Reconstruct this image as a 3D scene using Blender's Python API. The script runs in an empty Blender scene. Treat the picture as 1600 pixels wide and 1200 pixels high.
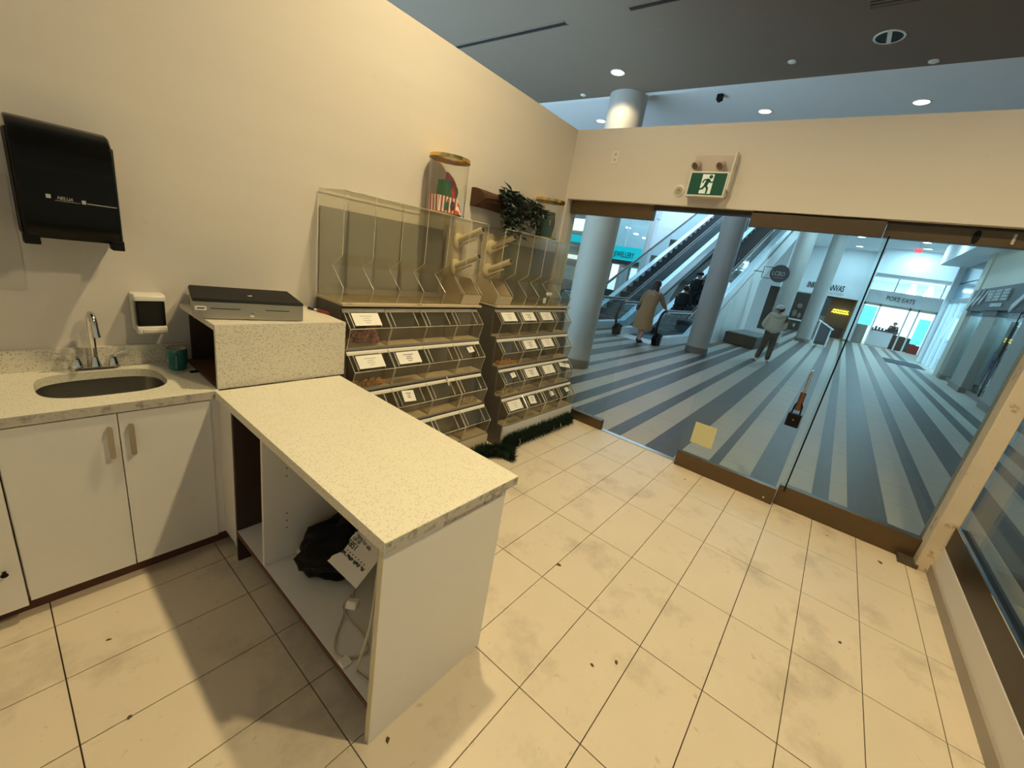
import bpy, bmesh, math, random
from mathutils import Vector, Matrix
random.seed(7)
S = bpy.context.scene
COL = S.collection
PI = math.pi

# ------------------------------------------------------------------ camera
cd = bpy.data.cameras.new('camera'); cam = bpy.data.objects.new('camera', cd); COL.objects.link(cam)
FPX = 642.31
cd.sensor_fit = 'HORIZONTAL'; cd.sensor_width = 36.0; cd.lens = 36.0 * FPX / 1600.0
cd.clip_start = 0.02; cd.clip_end = 200
RX = Vector((0.6237749, -0.76493099, 0.16057848))
DN = Vector((-0.13670246, -0.30905153, -0.94116927))
FW = Vector((0.76955656, 0.5651263, -0.29734654))
M = Matrix((RX, -DN, -FW)).transposed().to_4x4()
M.translation = Vector((-4.24297, -2.09756, 1.75409))
cam.matrix_world = M
S.camera = cam

# ------------------------------------------------------------------ view and world
S.view_settings.view_transform = 'Standard'; S.view_settings.look = 'None'
S.view_settings.exposure = 0.0; S.view_settings.gamma = 1.0; S.view_settings.use_curve_mapping = False
S.cycles.transparent_max_bounces = 40; S.cycles.max_bounces = 10; S.cycles.diffuse_bounces = 5
S.cycles.use_denoising = True
S.cycles.sample_clamp_indirect = 6.0
W = bpy.data.worlds.new('world'); S.world = W; W.use_nodes = True
wn = W.node_tree.nodes; wb = wn['Background']
wb.inputs['Color'].default_value = (0.52, 0.80, 1.0, 1); wb.inputs['Strength'].default_value = 4.6

WARM = (1.0, 0.80, 0.44); COOL = (0.46, 0.81, 1.0)
def light(name, kind, loc, power, col, size=0.1, rot=(0, 0, 0), spot=None, blend=0.5, sy=None, portal=False):
    l = bpy.data.lights.new(name, kind); l.energy = power; l.color = col
    if kind == 'AREA':
        l.size = size
        if sy: l.shape = 'RECTANGLE'; l.size_y = sy
        else: l.shape = 'DISK'
        if portal: l.cycles.is_portal = True
    else: l.shadow_soft_size = size
    if spot: l.spot_size = spot; l.spot_blend = blend
    o = bpy.data.objects.new(name, l); COL.objects.link(o); o.location = loc; o.rotation_euler = rot
    return o
ZC = 4.35     # ceiling height over the shop
# ceiling downlights: (x, y, warm?, watts)
STORE_LAMPS = [(-2.4, -0.55, 262), (-4.75, 0.05, 14), (-2.4, -3.02, 345), (-1.15, -0.2, 34)]
for i, (x, y, p) in enumerate(STORE_LAMPS):
    light('lamp_light', 'SPOT', (x, y, ZC - 0.03), p, WARM, 0.06, spot=math.radians(150), blend=0.9)
SEEN_LAMPS = [(1.62, 1.32, 60, True), (3.63, -0.205, 60, False), (3.63, -2.02, 60, False), (3.63, 2.64, 45, False)]
for x, y, p, wm in SEEN_LAMPS:
    light('lamp_light', 'SPOT', (x, y, (ZC if wm else 4.45) - 0.03), p, WARM if wm else (1, .93, .8), 0.06, spot=math.radians(152 if wm else 110), blend=0.25 if wm else .6)
ZM = 5.3
MALL_FILL_LAMPS = [(13.5, -1.6), (13.5, -4.0), (18.5, -1.6), (18.5, -4.0), (23.0, -1.6), (23.0, -4.0), (26.8, -1.6), (25.2, -4.3)]  # unseen lamps, added to brighten the cladding, far floor and poke sign
for x, y in MALL_FILL_LAMPS:
    light('mall_fill_light', 'AREA', (x, y, ZM - 0.03), (135 if y > -3 else 22) if x < 15 else 50 if x < 20 else 72 if x < 25 else 60 if y > -3 else 85, COOL, 0.35)
light('skylight_portal', 'AREA', (20.5, 5.6, 6.38), 1, (1, 1, 1), 17, sy=6.0, portal=True)
light('entrance_portal', 'AREA', (20.5, -5.75, 2.2), 1, (1, 1, 1), 4.8, rot=(math.radians(-90), 0, 0), sy=4.2, portal=True)

# ------------------------------------------------------------------ materials
def pm(name, base, rough=0.5, metal=0.0, var=0.05, scale=6.0, bump=0.0, bscale=60.0, spec=0.5, coat=0.0, emit=None, es=0.0, stretch=None):
    m = bpy.data.materials.new(name); m.use_nodes = True
    n = m.node_tree.nodes; L = m.node_tree.links; b = n['Principled BSDF']
    tc = n.new('ShaderNodeTexCoord'); nz = n.new('ShaderNodeTexNoise'); nz.inputs['Scale'].default_value = scale; nz.inputs['Detail'].default_value = 4
    mp = n.new('ShaderNodeMapping'); L.new(tc.outputs['Object'], mp.inputs['Vector'])
    if stretch: mp.inputs['Scale'].default_value = stretch
    L.new(mp.outputs['Vector'], nz.inputs['Vector'])
    mx = n.new('ShaderNodeMix'); mx.data_type = 'RGBA'
    mx.inputs[6].default_value = tuple(max(0, c * (1 - var)) for c in base) + (1,)
    mx.inputs[7].default_value = tuple(min(1, c * (1 + var)) for c in base) + (1,)
    L.new(nz.outputs['Fac'], mx.inputs[0]); L.new(mx.outputs[2], b.inputs['Base Color'])
    b.inputs['Roughness'].default_value = rough; b.inputs['Metallic'].default_value = metal
    b.inputs['Specular IOR Level'].default_value = spec; b.inputs['Coat Weight'].default_value = coat
    if bump:
        n2 = n.new('ShaderNodeTexNoise'); n2.inputs['Scale'].default_value = bscale; n2.inputs['Detail'].default_value = 5
        L.new(mp.outputs['Vector'], n2.inputs['Vector'])
        bp = n.new('ShaderNodeBump'); bp.inputs['Strength'].default_value = bump; bp.inputs['Distance'].default_value = 0.01
        L.new(n2.outputs['Fac'], bp.inputs['Height']); L.new(bp.outputs['Normal'], b.inputs['Normal'])
    if emit: b.inputs['Emission Color'].default_value = emit + (1,); b.inputs['Emission Strength'].default_value = es
    return m

def mixcol(m, col, fac_fn):
    """lay a second colour over a pm() material, masked by the socket fac_fn(nodes, links) returns"""
    n = m.node_tree.nodes; L = m.node_tree.links; b = n['Principled BSDF']
    old = b.inputs['Base Color'].links[0].from_socket
    mx = n.new('ShaderNodeMix'); mx.data_type = 'RGBA'; L.new(old, mx.inputs[6]); mx.inputs[7].default_value = col + (1,)
    L.new(fac_fn(n, L), mx.inputs[0]); L.new(mx.outputs[2], b.inputs['Base Color'])
    return m
def ramp(n, L, src, a, b):
    r = n.new('ShaderNodeMapRange'); r.inputs[1].default_value = a; r.inputs[2].default_value = b; L.new(src, r.inputs[0]); return r.outputs[0]
def noisefac(scale, a, b, amt=1.0, stretch=None, detail=6, loc=None):
    def f(n, L):
        g = n.new('ShaderNodeNewGeometry'); src = g.outputs['Position']
        mp = n.new('ShaderNodeMapping'); L.new(src, mp.inputs['Vector'])
        if stretch: mp.inputs['Scale'].default_value = stretch
        if loc: mp.inputs['Location'].default_value = loc
        nz = n.new('ShaderNodeTexNoise'); nz.inputs['Scale'].default_value = scale; nz.inputs['Detail'].default_value = detail; nz.inputs['Roughness'].default_value = 0.65
        L.new(mp.outputs['Vector'], nz.inputs['Vector'])
        o = ramp(n, L, nz.outputs['Fac'], a, b)
        mu = n.new('ShaderNodeMath'); mu.operation = 'MULTIPLY'; mu.inputs[1].default_value = amt; L.new(o, mu.inputs[0])
        return mu.outputs[0]
    return f
def vorfac(scale, a, b, amt=1.0):
    def f(n, L):
        g = n.new('ShaderNodeNewGeometry'); v = n.new('ShaderNodeTexVoronoi'); v.inputs['Scale'].default_value = scale
        L.new(g.outputs['Position'], v.inputs['Vector'])
        sub = n.new('ShaderNodeSeparateColor'); L.new(v.outputs['Color'], sub.inputs[0])
        d = ramp(n, L, v.outputs['Distance'], b, a)
        r = ramp(n, L, sub.outputs[0], 0.35, 0.6)
        mu = n.new('ShaderNodeMath'); mu.operation = 'MULTIPLY'; L.new(d, mu.inputs[0]); L.new(r, mu.inputs[1])
        m2 = n.new('ShaderNodeMath'); m2.operation = 'MULTIPLY'; m2.inputs[1].default_value = amt; L.new(mu.outputs[0], m2.inputs[0])
        return m2.outputs[0]
    return f

def thin(name, tint, gloss=0.08, haze=0.0, hazecol=(.8, .8, .75), rough=0.02):
    """clear sheet: light passes straight through (tinted), fresnel reflection, a little surface haze"""
    m = bpy.data.materials.new(name); m.use_nodes = True; n = m.node_tree.nodes; L = m.node_tree.links
    n.remove(n['Principled BSDF']); out = n['Material Output']
    t = n.new('ShaderNodeBsdfTransparent'); t.inputs[0].default_value = tint + (1,)
    d = n.new('ShaderNodeBsdfDiffuse'); d.inputs[0].default_value = hazecol + (1,)
    g = n.new('ShaderNodeBsdfGlossy'); g.inputs['Roughness'].default_value = rough
    lw = n.new('ShaderNodeLayerWeight'); lw.inputs[0].default_value = .5
    pw_ = n.new('ShaderNodeMath'); pw_.operation = 'POWER'; pw_.inputs[1].default_value = 5; L.new(lw.outputs['Facing'], pw_.inputs[0])
    mu = n.new('ShaderNodeMath'); mu.operation = 'MULTIPLY_ADD'; mu.inputs[1].default_value = .7; mu.inputs[2].default_value = gloss; L.new(pw_.outputs[0], mu.inputs[0]); mu.use_clamp = True
    m1 = n.new('ShaderNodeMixShader')
    nz = n.new('ShaderNodeTexNoise'); nz.inputs['Scale'].default_value = 9; nz.inputs['Detail'].default_value = 5
    g2 = n.new('ShaderNodeNewGeometry'); L.new(g2.outputs['Position'], nz.inputs['Vector'])
    mh = n.new('ShaderNodeMath'); mh.operation = 'MULTIPLY'; mh.inputs[1].default_value = haze * 2; L.new(nz.outputs['Fac'], mh.inputs[0])
    L.new(mh.outputs[0], m1.inputs[0]); L.new(t.outputs[0], m1.inputs[1]); L.new(d.outputs[0], m1.inputs[2])
    m2 = n.new('ShaderNodeMixShader'); L.new(mu.outputs[0], m2.inputs[0]); L.new(m1.outputs[0], m2.inputs[1]); L.new(g.outputs[0], m2.inputs[2])
    L.new(m2.outputs[0], out.inputs['Surface'])
    return m

T = {}
T['plaster'] = mixcol(pm('cream_plaster', (.70, .645, .575), .85, var=.05, scale=2, bump=.04, bscale=40, stretch=(.3, .3, 3)), (.42, .36, .28), noisefac(5, .66, .8, .35))
T['plaster_post'] = mixcol(pm('chipped_plaster', (.62, .53, .40), .8, var=.1, scale=5, bump=.25, bscale=30), (.30, .20, .12), noisefac(9, .60, .66, .7))
T['tile'] = mixcol(mixcol(pm('beige_floor_tile', (.74, .63, .475), .45, var=.06, scale=3, bump=.05, bscale=40), (.30, .235, .165), noisefac(2.6, .53, .76, .55)), (.20, .15, .10), noisefac(20, .62, .74, .38))
T['grout'] = pm('dark_grout', (.10, .07, .045), .9, var=.2, scale=20)
T['quartz'] = mixcol(mixcol(pm('speckled_quartz', (.80, .75, .60), .32, var=.04, scale=10), (.40, .34, .25), vorfac(125, .12, .46, .7)), (.40, .27, .14), noisefac(6, .70, .76, .35, stretch=(.4, 2, 1)))
T['quartz_shaded'] = mixcol(pm('shaded_speckled_quartz', (.72, .67, .55), .4, var=.05, scale=10), (.30, .25, .18), vorfac(125, .12, .5, 1.0))  # same stone for upright faces, their shade mixed into colour and specks
T['quartz_worn'] = mixcol(pm('worn_quartz_edge', (.52, .48, .40), .6, var=.1, scale=30), (.16, .13, .10), noisefac(30, .5, .66, .8))
T['melamine'] = mixcol(pm('white_melamine', (.76, .73, .68), .45, var=.03, scale=4), (.45, .40, .33), noisefac(7, .66, .78, .25))
T['brown_core'] = pm('brown_particle_board', (.10, .035, .02), .6, var=.25, scale=30)
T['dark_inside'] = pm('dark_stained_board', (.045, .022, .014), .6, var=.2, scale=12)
T['steel'] = pm('brushed_steel', (.46, .42, .35), .32, 1.0, var=.08, scale=30, stretch=(1, 12, 12))
T['chrome'] = pm('polished_chrome', (.75, .74, .72), .08, 1.0, var=.02)
T['bronze'] = pm('bronze_anodised_metal', (.15, .105, .062), .36, .85, var=.08, scale=12, stretch=(6, 1, 6))
T['bronze_dark'] = pm('dark_bronze_metal', (.06, .046, .032), .4, .8, var=.15, scale=14)
T['black_gloss'] = pm('black_gloss_plastic', (.004, .004, .004), .14, var=.2, spec=.22)
T['black'] = pm('black_plastic', (.007, .0065, .0065), .55, var=.2, spec=.15)
T['black_film'] = pm('black_bin_liner_film', (.0015, .0015, .002), .4, var=.3, scale=20, bump=.35, bscale=25, spec=.12)
T['white_plastic'] = pm('white_plastic', (.78, .74, .66), .35, var=.03)
T['teal'] = pm('teal_glaze', (.025, .16, .16), .2, var=.15, scale=12, coat=.3)
T['ceramic_in'] = pm('cream_glaze', (.66, .6, .5), .3, var=.03)
T['paper'] = pm('white_card', (.88, .84, .76), .7, var=.02)
T['paper_wall'] = pm('taped_paper', (.60, .56, .50), .8, var=.05)
T['ink'] = pm('dark_ink', (.03, .03, .035), .7, var=.1)
T['red'] = pm('red_plastic', (.30, .03, .025), .35, var=.1)
T['glass'] = thin('storefront_glass', (.93, .975, .97), .02, haze=.006, hazecol=(.6, .7, .7))
T['glass_far'] = thin('mall_glass', (.85, .95, .98), .04, haze=.02)
T['acrylic'] = thin('clear_acrylic', (.975, .97, .94), .025, haze=.012, hazecol=(.72, .68, .56), rough=.08)
T['acrylic_edge'] = thin('acrylic_cut_edge', (.60, .57, .48), .06, haze=.75, hazecol=(.88, .84, .70), rough=.15)
T['acrylic_dirty'] = thin('dusty_acrylic', (.92, .90, .84), .03, haze=.07, hazecol=(.55, .48, .36), rough=.15)
T['tube_glass'] = thin('clear_tube', (.985, .985, .97), .04, haze=.01)
T['rack_dark'] = pm('dark_grey_rack_board', (.115, .10, .08), .55, var=.15, scale=9)
T['rack_grey'] = pm('grey_rack_back', (.30, .285, .25), .6, var=.08, scale=7)
T['rail_white'] = pm('white_label_rail', (.84, .80, .72), .4, var=.03)
T['beige_board'] = pm('beige_board', (.60, .50, .34), .55, var=.08, scale=9)
T['beige_tube'] = pm('beige_pvc_tube', (.74, .63, .42), .45, var=.06, scale=9)
T['gold'] = pm('gold_lid', (.83, .55, .16), .16, 1.0, var=.1)
T['garland'] = pm('dark_green_tinsel', (.006, .022, .010), .6, var=.5, scale=30)
T['bark'] = pm('woven_bark', (.075, .03, .012), .85, var=.8, scale=45, bump=1.0, bscale=60, stretch=(1, 1, 4))
T['leaf'] = mixcol(pm('striped_leaf', (.022, .04, .028), .4, var=.4, scale=18), (.36, .40, .36), noisefac(60, .55, .62, .9, stretch=(1, 1, .4)))
T['green_dark'] = pm('dark_green_card', (.01, .07, .045), .5, var=.15)
T['green_box'] = pm('green_fabric', (.015, .12, .03), .7, var=.25, scale=30)
T['red_fab'] = pm('red_fabric', (.42, .015, .02), .65, var=.25, scale=20)
def stripefac(n, L):
    tc = n.new('ShaderNodeTexCoord'); sp = n.new('ShaderNodeSeparateXYZ'); L.new(tc.outputs['Object'], sp.inputs[0])
    a = n.new('ShaderNodeMath'); a.operation = 'ADD'; L.new(sp.outputs[0], a.inputs[0]); L.new(sp.outputs[1], a.inputs[1])
    w = n.new('ShaderNodeMath'); w.operation = 'MULTIPLY'; w.inputs[1].default_value = 190; L.new(a.outputs[0], w.inputs[0])
    s = n.new('ShaderNodeMath'); s.operation = 'SINE'; L.new(w.outputs[0], s.inputs[0])
    return ramp(n, L, s.outputs[0], -.1, .1)
T['candy_stripe'] = mixcol(pm('red_white_stripe', (.55, .03, .03), .6, var=.05), (.9, .86, .78), stripefac)
T['candy_pink'] = pm('pink_wrapped_candy', (.30, .065, .05), .3, var=.6, scale=40)
T['candy_orange'] = pm('orange_candy', (.50, .22, .03), .4, var=.5, scale=60)
T['candy_dust'] = pm('leftover_crumbs', (.42, .33, .20), .8, var=.4, scale=60)
T['ceiling'] = mixcol(pm('painted_ceiling', (.195, .145, .105), .9, var=.03, scale=2), (.25, .195, .155), noisefac(3, .6, .8, .4))
T['slot'] = pm('black_slot', (.02, .02, .02), .6, var=.2)
T['fixture'] = pm('white_trim', (.75, .72, .66), .4, var=.03)
T['lamp_on'] = pm('lit_lamp_lens', (.9, .85, .7), .4, var=.02, emit=(1, .9, .68), es=9)
T['lamp_cool'] = pm('lit_cool_lens', (.9, .95, 1), .4, var=.02, emit=(.85, .96, 1), es=7)
T['exit_green'] = pm('exit_sign_green', (.002, .055, .024), .35, var=.05, emit=(.0, .5, .2), es=.03)
T['exit_white'] = pm('exit_sign_white', (.75, .82, .74), .4, var=.03, emit=(.8, 1, .85), es=.12)
T['clear_dome'] = thin('clear_dome_plastic', (.86, .82, .74), .15, haze=.15)
T['yellow_note'] = pm('yellowed_paper', (.62, .60, .34), .8, var=.06)
T['cable'] = pm('grey_beige_cable', (.52, .47, .37), .5, var=.05)
T['tape'] = pm('masking_tape', (.72, .65, .46), .6, var=.05)
# the mall
T['mall_floor'] = mixcol(pm('pale_stone_paving', (.41, .38, .325), .5, var=.07, scale=3, spec=.25), (.36, .335, .29), noisefac(9, .5, .7, .4, stretch=(.4, 3, 1)))
T['mall_dark'] = mixcol(pm('charcoal_stone_paving', (.075, .073, .072), .45, var=.12, scale=3, spec=.25), (.13, .135, .145), noisefac(9, .5, .7, .4, stretch=(.4, 3, 1)))
T['mall_white'] = pm('white_mall_wall', (.76, .78, .79), .8, var=.03, scale=2)
T['mall_marble'] = mixcol(pm('pale_marble_cladding', (.80, .80, .78), .35, var=.06, scale=1.2), (.45, .46, .46), noisefac(1.6, .52, .72, .5))
T['column'] = pm('column_paint', (.44, .42, .39), .55, var=.03, scale=2)
T['column_base'] = pm('brown_column_base', (.20, .17, .14), .5, var=.1)
T['mall_ceiling'] = pm('mall_ceiling_paint', (.80, .82, .84), .85, var=.02)
T['dark_sign'] = pm('charcoal_sign', (.045, .05, .058), .5, var=.08)
T['sign_grey'] = pm('grey_sign_relief', (.55, .56, .56), .5, var=.06)
T['sign_white'] = pm('white_sign_board', (.80, .82, .83), .5, var=.02)
T['turquoise'] = pm('turquoise_sign', (.0, .42, .50), .4, var=.04, emit=(0, .62, .75), es=.55)
T['cream_wall'] = pm('cream_mall_wall', (.62, .58, .49), .8, var=.03)
T['pil'] = pm('taupe_pilaster', (.30, .285, .25), .5, var=.06)
T['blue_glass'] = pm('blue_tinted_glazing', (.10, .26, .36), .15, var=.15, scale=2)
T['shop_dark'] = pm('dark_shop_interior', (.030, .028, .026), .7, var=.5, scale=6)
T['shop_warm'] = pm('dim_taupe_shop_wall', (.22, .19, .14), .8, var=.15, scale=2)
T['neon'] = pm('yellow_neon', (.9, .8, .1), .4, var=.02, emit=(1, .85, .05), es=4)
T['screen_blue'] = pm('cyan_menu_screen', (.1, .5, .6), .4, var=.5, scale=5, emit=(.15, .75, .95), es=1.2)
T['interior_glow'] = pm('shop_backdrop_glow', (.45, .5, .52), .6, var=.6, scale=1.6, emit=(.55, .75, .85), es=.22)  # window backdrop given its own glow in place of light inside the shop
T['lit_poster'] = pm('backlit_poster', (.8, .85, .88), .5, var=.2, scale=6, emit=(.85, .96, 1), es=1.1)
T['leaf_stripe'] = pm('pale_leaf_stripe', (.34, .38, .33), .45, var=.2, scale=20)
T['poster'] = pm('pale_poster', (.70, .74, .76), .6, var=.35, scale=9)
T['red_exit'] = pm('red_lit_exit', (.6, .05, .05), .5, var=.05, emit=(1, .08, .1), es=2)
T['esc_steel'] = pm('escalator_aluminium', (.86, .88, .89), .30, .25, var=.05, scale=3)
T['esc_step'] = pm('dark_escalator_step', (.05, .055, .06), .45, .3, var=.25, scale=20, stretch=(1, 30, 1))
T['esc_rail'] = pm('black_handrail_rubber', (.012, .012, .014), .35, var=.2)
T['mat'] = pm('charcoal_floor_mat', (.035, .04, .05), .9, var=.3, scale=40)
T['skin'] = pm('skin', (.42, .25, .17), .5, var=.08)
T['hair'] = pm('dark_brown_hair', (.028, .014, .008), .45, var=.4, scale=30)
T['camel'] = pm('camel_wool', (.34, .205, .10), .85, var=.12, scale=14)
T['black_cloth'] = pm('black_cloth', (.010, .010, .011), .8, var=.3, scale=14)
T['beige_cloth'] = pm('beige_fleece', (.64, .58, .46), .85, var=.12, scale=14)
T['denim'] = pm('dark_denim', (.035, .042, .045), .8, var=.3, scale=25)
T['white_cloth'] = pm('white_cotton', (.72, .72, .70), .8, var=.06)
T['foliage'] = pm('dark_houseplant_leaf', (.02, .05, .025), .5, var=.5, scale=9)
T['wood'] = pm('dark_walnut', (.06, .035, .022), .6, var=.3, scale=9, stretch=(1, 8, 8))

# ------------------------------------------------------------------ mesh helpers
class MB:
    def __init__(s): s.v = []; s.f = []
    def add(s, vs, fs):
        o = len(s.v); s.v += [tuple(p) for p in vs]; s.f += [tuple(i + o for i in f) for f in fs]; return s
    def box(s, x0, x1, y0, y1, z0, z1):
        return s.add([(x0, y0, z0), (x1, y0, z0), (x1, y1, z0), (x0, y1, z0), (x0, y0, z1), (x1, y0, z1), (x1, y1, z1), (x0, y1, z1)],
                     [(0, 3, 2, 1), (4, 5, 6, 7), (0, 1, 5, 4), (1, 2, 6, 5), (2, 3, 7, 6), (3, 0, 4, 7)])
    def hexa(s, a, b):           # two quads (4 points each) joined
        return s.add(list(a) + list(b), [(3, 2, 1, 0), (4, 5, 6, 7), (0, 1, 5, 4), (1, 2, 6, 5), (2, 3, 7, 6), (3, 0, 4, 7)])
    def prism(s, poly, ax, a, b):
        def P(p, t): return (t, p[0], p[1]) if ax == 'x' else (p[0], t, p[1]) if ax == 'y' else (p[0], p[1], t)
        n = len(poly); vs = [P(p, a) for p in poly] + [P(p, b) for p in poly]
        fs = [tuple(range(n))[::-1], tuple(range(n, 2 * n))] + [(i, (i + 1) % n, (i + 1) % n + n, i + n) for i in range(n)]
        return s.add(vs, fs)
    def plate(s, p, q, r, t):    # parallelogram p, p+q, p+q+r, p+r with thickness vector t
        p, q, r, t = map(Vector, (p, q, r, t))
        a = [p, p + q, p + q + r, p + r]
        return s.hexa(a, [v + t for v in a])
    def lathe(s, prof, c=(0, 0, 0), n=24, ax='z', cap=True):
        vs = []; k = len(prof)
        for r, z in prof:
            for i in range(n):
                a = 2 * PI * i / n; x, y = r * math.cos(a), r * math.sin(a)
                p = (x, y, z) if ax == 'z' else (z, x, y) if ax == 'x' else (x, z, y)
                vs.append((c[0] + p[0], c[1] + p[1], c[2] + p[2]))
        fs = [(j * n + i, j * n + (i + 1) % n, (j + 1) * n + (i + 1) % n, (j + 1) * n + i) for j in range(k - 1) for i in range(n)]
        if cap: fs += [tuple(range(n))[::-1], tuple(range((k - 1) * n, k * n))]
        return s.add(vs, fs)
    def tube(s, pts, r, n=8, cap=True):
        pts = [Vector(p) for p in pts]; k = len(pts); R = r if isinstance(r, list) else [r] * k
        vs = []; up = None
        for i, p in enumerate(pts):
            d = (pts[min(i + 1, k - 1)] - pts[max(i - 1, 0)]).normalized()
            if up is None:
                up = Vector((0, 0, 1)) if abs(d.z) < .9 else Vector((1, 0, 0))
            u = (up - d * up.dot(d)).normalized(); w = d.cross(u); up = u
            rr = R[i]; ru, rw = (rr, rr) if not isinstance(rr, tuple) else rr
            vs += [p + u * ru * math.cos(2 * PI * j / n) + w * rw * math.sin(2 * PI * j / n) for j in range(n)]
        fs = [(j * n + i, j * n + (i + 1) % n, (j + 1) * n + (i + 1) % n, (j + 1) * n + i) for j in range(k - 1) for i in range(n)]
        if cap: fs += [tuple(range(n))[::-1], tuple(range((k - 1) * n, k * n))]
        return s.add(vs, fs)
    def ell(s, c, r, n=14, m=9):
        if not isinstance(r, tuple): r = (r, r, r)
        vs = [(c[0], c[1], c[2] - r[2])]
        for j in range(1, m):
            t = PI * j / m
            vs += [(c[0] + r[0] * math.sin(t) * math.cos(2 * PI * i / n), c[1] + r[1] * math.sin(t) * math.sin(2 * PI * i / n), c[2] - r[2] * math.cos(t)) for i in range(n)]
        vs.append((c[0], c[1], c[2] + r[2])); e = len(vs) - 1
        fs = [(0, 1 + (i + 1) % n, 1 + i) for i in range(n)] + [(e, e - n + i, e - n + (i + 1) % n) for i in range(n)]
        fs += [(1 + j * n + i, 1 + j * n + (i + 1) % n, 1 + (j + 1) * n + (i + 1) % n, 1 + (j + 1) * n + i) for j in range(m - 2) for i in range(n)]
        return s.add(vs, fs)
    def loft(s, rings, cap=True):
        n = len(rings[0]); k = len(rings); vs = [p for r in rings for p in r]
        fs = [(j * n + i, j * n + (i + 1) % n, (j + 1) * n + (i + 1) % n, (j + 1) * n + i) for j in range(k - 1) for i in range(n)]
        if cap: fs += [tuple(range(n))[::-1], tuple(range((k - 1) * n, k * n))]
        return s.add(vs, fs)
    def xf(s, mat):
        s.v = [tuple(mat @ Vector(p)) for p in s.v]; return s
    def mesh(s, name, off=(0, 0, 0), smooth=True, ang=38):
        me = bpy.data.meshes.new(name)
        me.from_pydata([(p[0] - off[0], p[1] - off[1], p[2] - off[2]) for p in s.v], [], s.f); me.validate()
        bm = bmesh.new(); bm.from_mesh(me); bmesh.ops.recalc_face_normals(bm, faces=bm.faces); bm.to_mesh(me); bm.free()
        if smooth:
            me.polygons.foreach_set('use_smooth', [True] * len(me.polygons)); me.set_sharp_from_angle(angle=math.radians(ang))
        me.update(); return me
    def build(s, name, mat, parent=None, local=False, bevel=0, smooth=True, label=None):
        """vertices are in world metres (or in the parent's frame when local); a top-level mesh gets its origin at its base"""
        if parent is None:
            xs, ys, zs = zip(*s.v); off = ((min(xs) + max(xs)) / 2, (min(ys) + max(ys)) / 2, min(zs))
        else: off = (0, 0, 0) if local else WL[parent.name]
        o = bpy.data.objects.new(name, s.mesh(name, off, smooth)); COL.objects.link(o)
        o.data.materials.append(T[mat] if isinstance(mat, str) else mat)
        if parent is None: o.location = off; WL[o.name] = off
        else: o.parent = parent; WL[o.name] = off
        if bevel:
            b = o.modifiers.new('bevel', 'BEVEL'); b.width = bevel; b.segments = 2; b.limit_method = 'ANGLE'; b.angle_limit = math.radians(40)
        if label: o['label'] = label
        return o
WL = {}
def tag(o, label, cat, group=None):
    o['label'] = label; o['category'] = cat
    if group: o['group'] = group
    return o
def struct(o, label=None):
    o['kind'] = 'structure'
    if label: o['label'] = label
    return o
def emp(name, loc, label=None, cat=None, group=None, rz=0):
    o = bpy.data.objects.new(name, None); COL.objects.link(o); o.location = loc; o.rotation_euler = (0, 0, rz); WL[o.name] = tuple(loc)
    o.empty_display_size = .1
    if label: tag(o, label, cat, group)
    return o
def B(*a): return MB().box(*a)
def rrect(cx, cy, hx, hy, r, n=6):
    pts = []
    for sx, sy, a0 in ((1, 1, 0), (-1, 1, 90), (-1, -1, 180), (1, -1, 270)):
        for i in range(n + 1):
            a = math.radians(a0 + 90 * i / n); pts.append((cx + sx * (hx - r) + r * math.cos(a), cy + sy * (hy - r) + r * math.sin(a)))
    return pts
def text(body, size, org, right, up, mat, parent, name='lettering', depth=.004, font_scale_x=1.0, spacing=1.0, local=False, align='LEFT', shear=0.0, bold=0.0):
    cu = bpy.data.curves.new('t', 'FONT'); cu.body = body; cu.size = size; cu.extrude = depth / 2; cu.space_character = spacing; cu.align_x = align; cu.shear = shear; cu.offset = bold
    cu.resolution_u = 3
    to = bpy.data.objects.new('t', cu); COL.objects.link(to)
    dg = bpy.context.evaluated_depsgraph_get(); me = bpy.data.meshes.new_from_object(to.evaluated_get(dg))
    bpy.data.objects.remove(to); bpy.data.curves.remove(cu)
    right = Vector(right).normalized(); up = Vector(up).normalized(); nn = right.cross(up); off = Vector((0, 0, 0) if local else WL[parent.name])
    org = Vector(org)
    for v in me.vertices:
        c = v.co.copy(); v.co = org + right * c.x * font_scale_x + up * c.y + nn * c.z - off
    me.name = name; me.materials.clear(); me.materials.append(T[mat])
    o = bpy.data.objects.new(name, me); COL.objects.link(o); o.parent = parent; WL[o.name] = tuple(off)
    return o

# ================================================================== the shop shell
YL, YR, XB, ZT = 0.65, -3.18, -6.1, 3.10
slab = struct(B(XB, 0.0, YR - .12, YL, -.12, -.009).build('floor', 'grout'), 'beige tiled shop floor')
full = None
DX, DY, G = .6073, .3048, .0022
for c in range(0, 11):
    for j in range(-3, 11):
        x1, x0 = -DX * c - G, -DX * (c + 1) + G
        y1, y0 = -DY * j - G, -DY * (j + 1) + G
        cx0, cx1, cy0, cy1 = max(x0, XB + .005), min(x1, -.004), max(y0, YR + .004), min(y1, YL - .004)
        if cx1 - cx0 < .02 or cy1 - cy0 < .02: continue
        if cx0 == x0 and cx1 == x1 and cy0 == y0 and cy1 == y1:
            if full is None:
                full = B(-(x1 - x0) / 2, (x1 - x0) / 2, -(y1 - y0) / 2, (y1 - y0) / 2, -.009, 0).mesh('tile'); full.materials.append(T['tile'])
            o = bpy.data.objects.new('tile', full); COL.objects.link(o); o.parent = slab
            w = WL[slab.name]; o.location = ((x0 + x1) / 2 - w[0], (y0 + y1) / 2 - w[1], -w[2])
        else:
            B(cx0, cx1, cy0, cy1, -.009, 0).build('tile', 'tile', slab)
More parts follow.
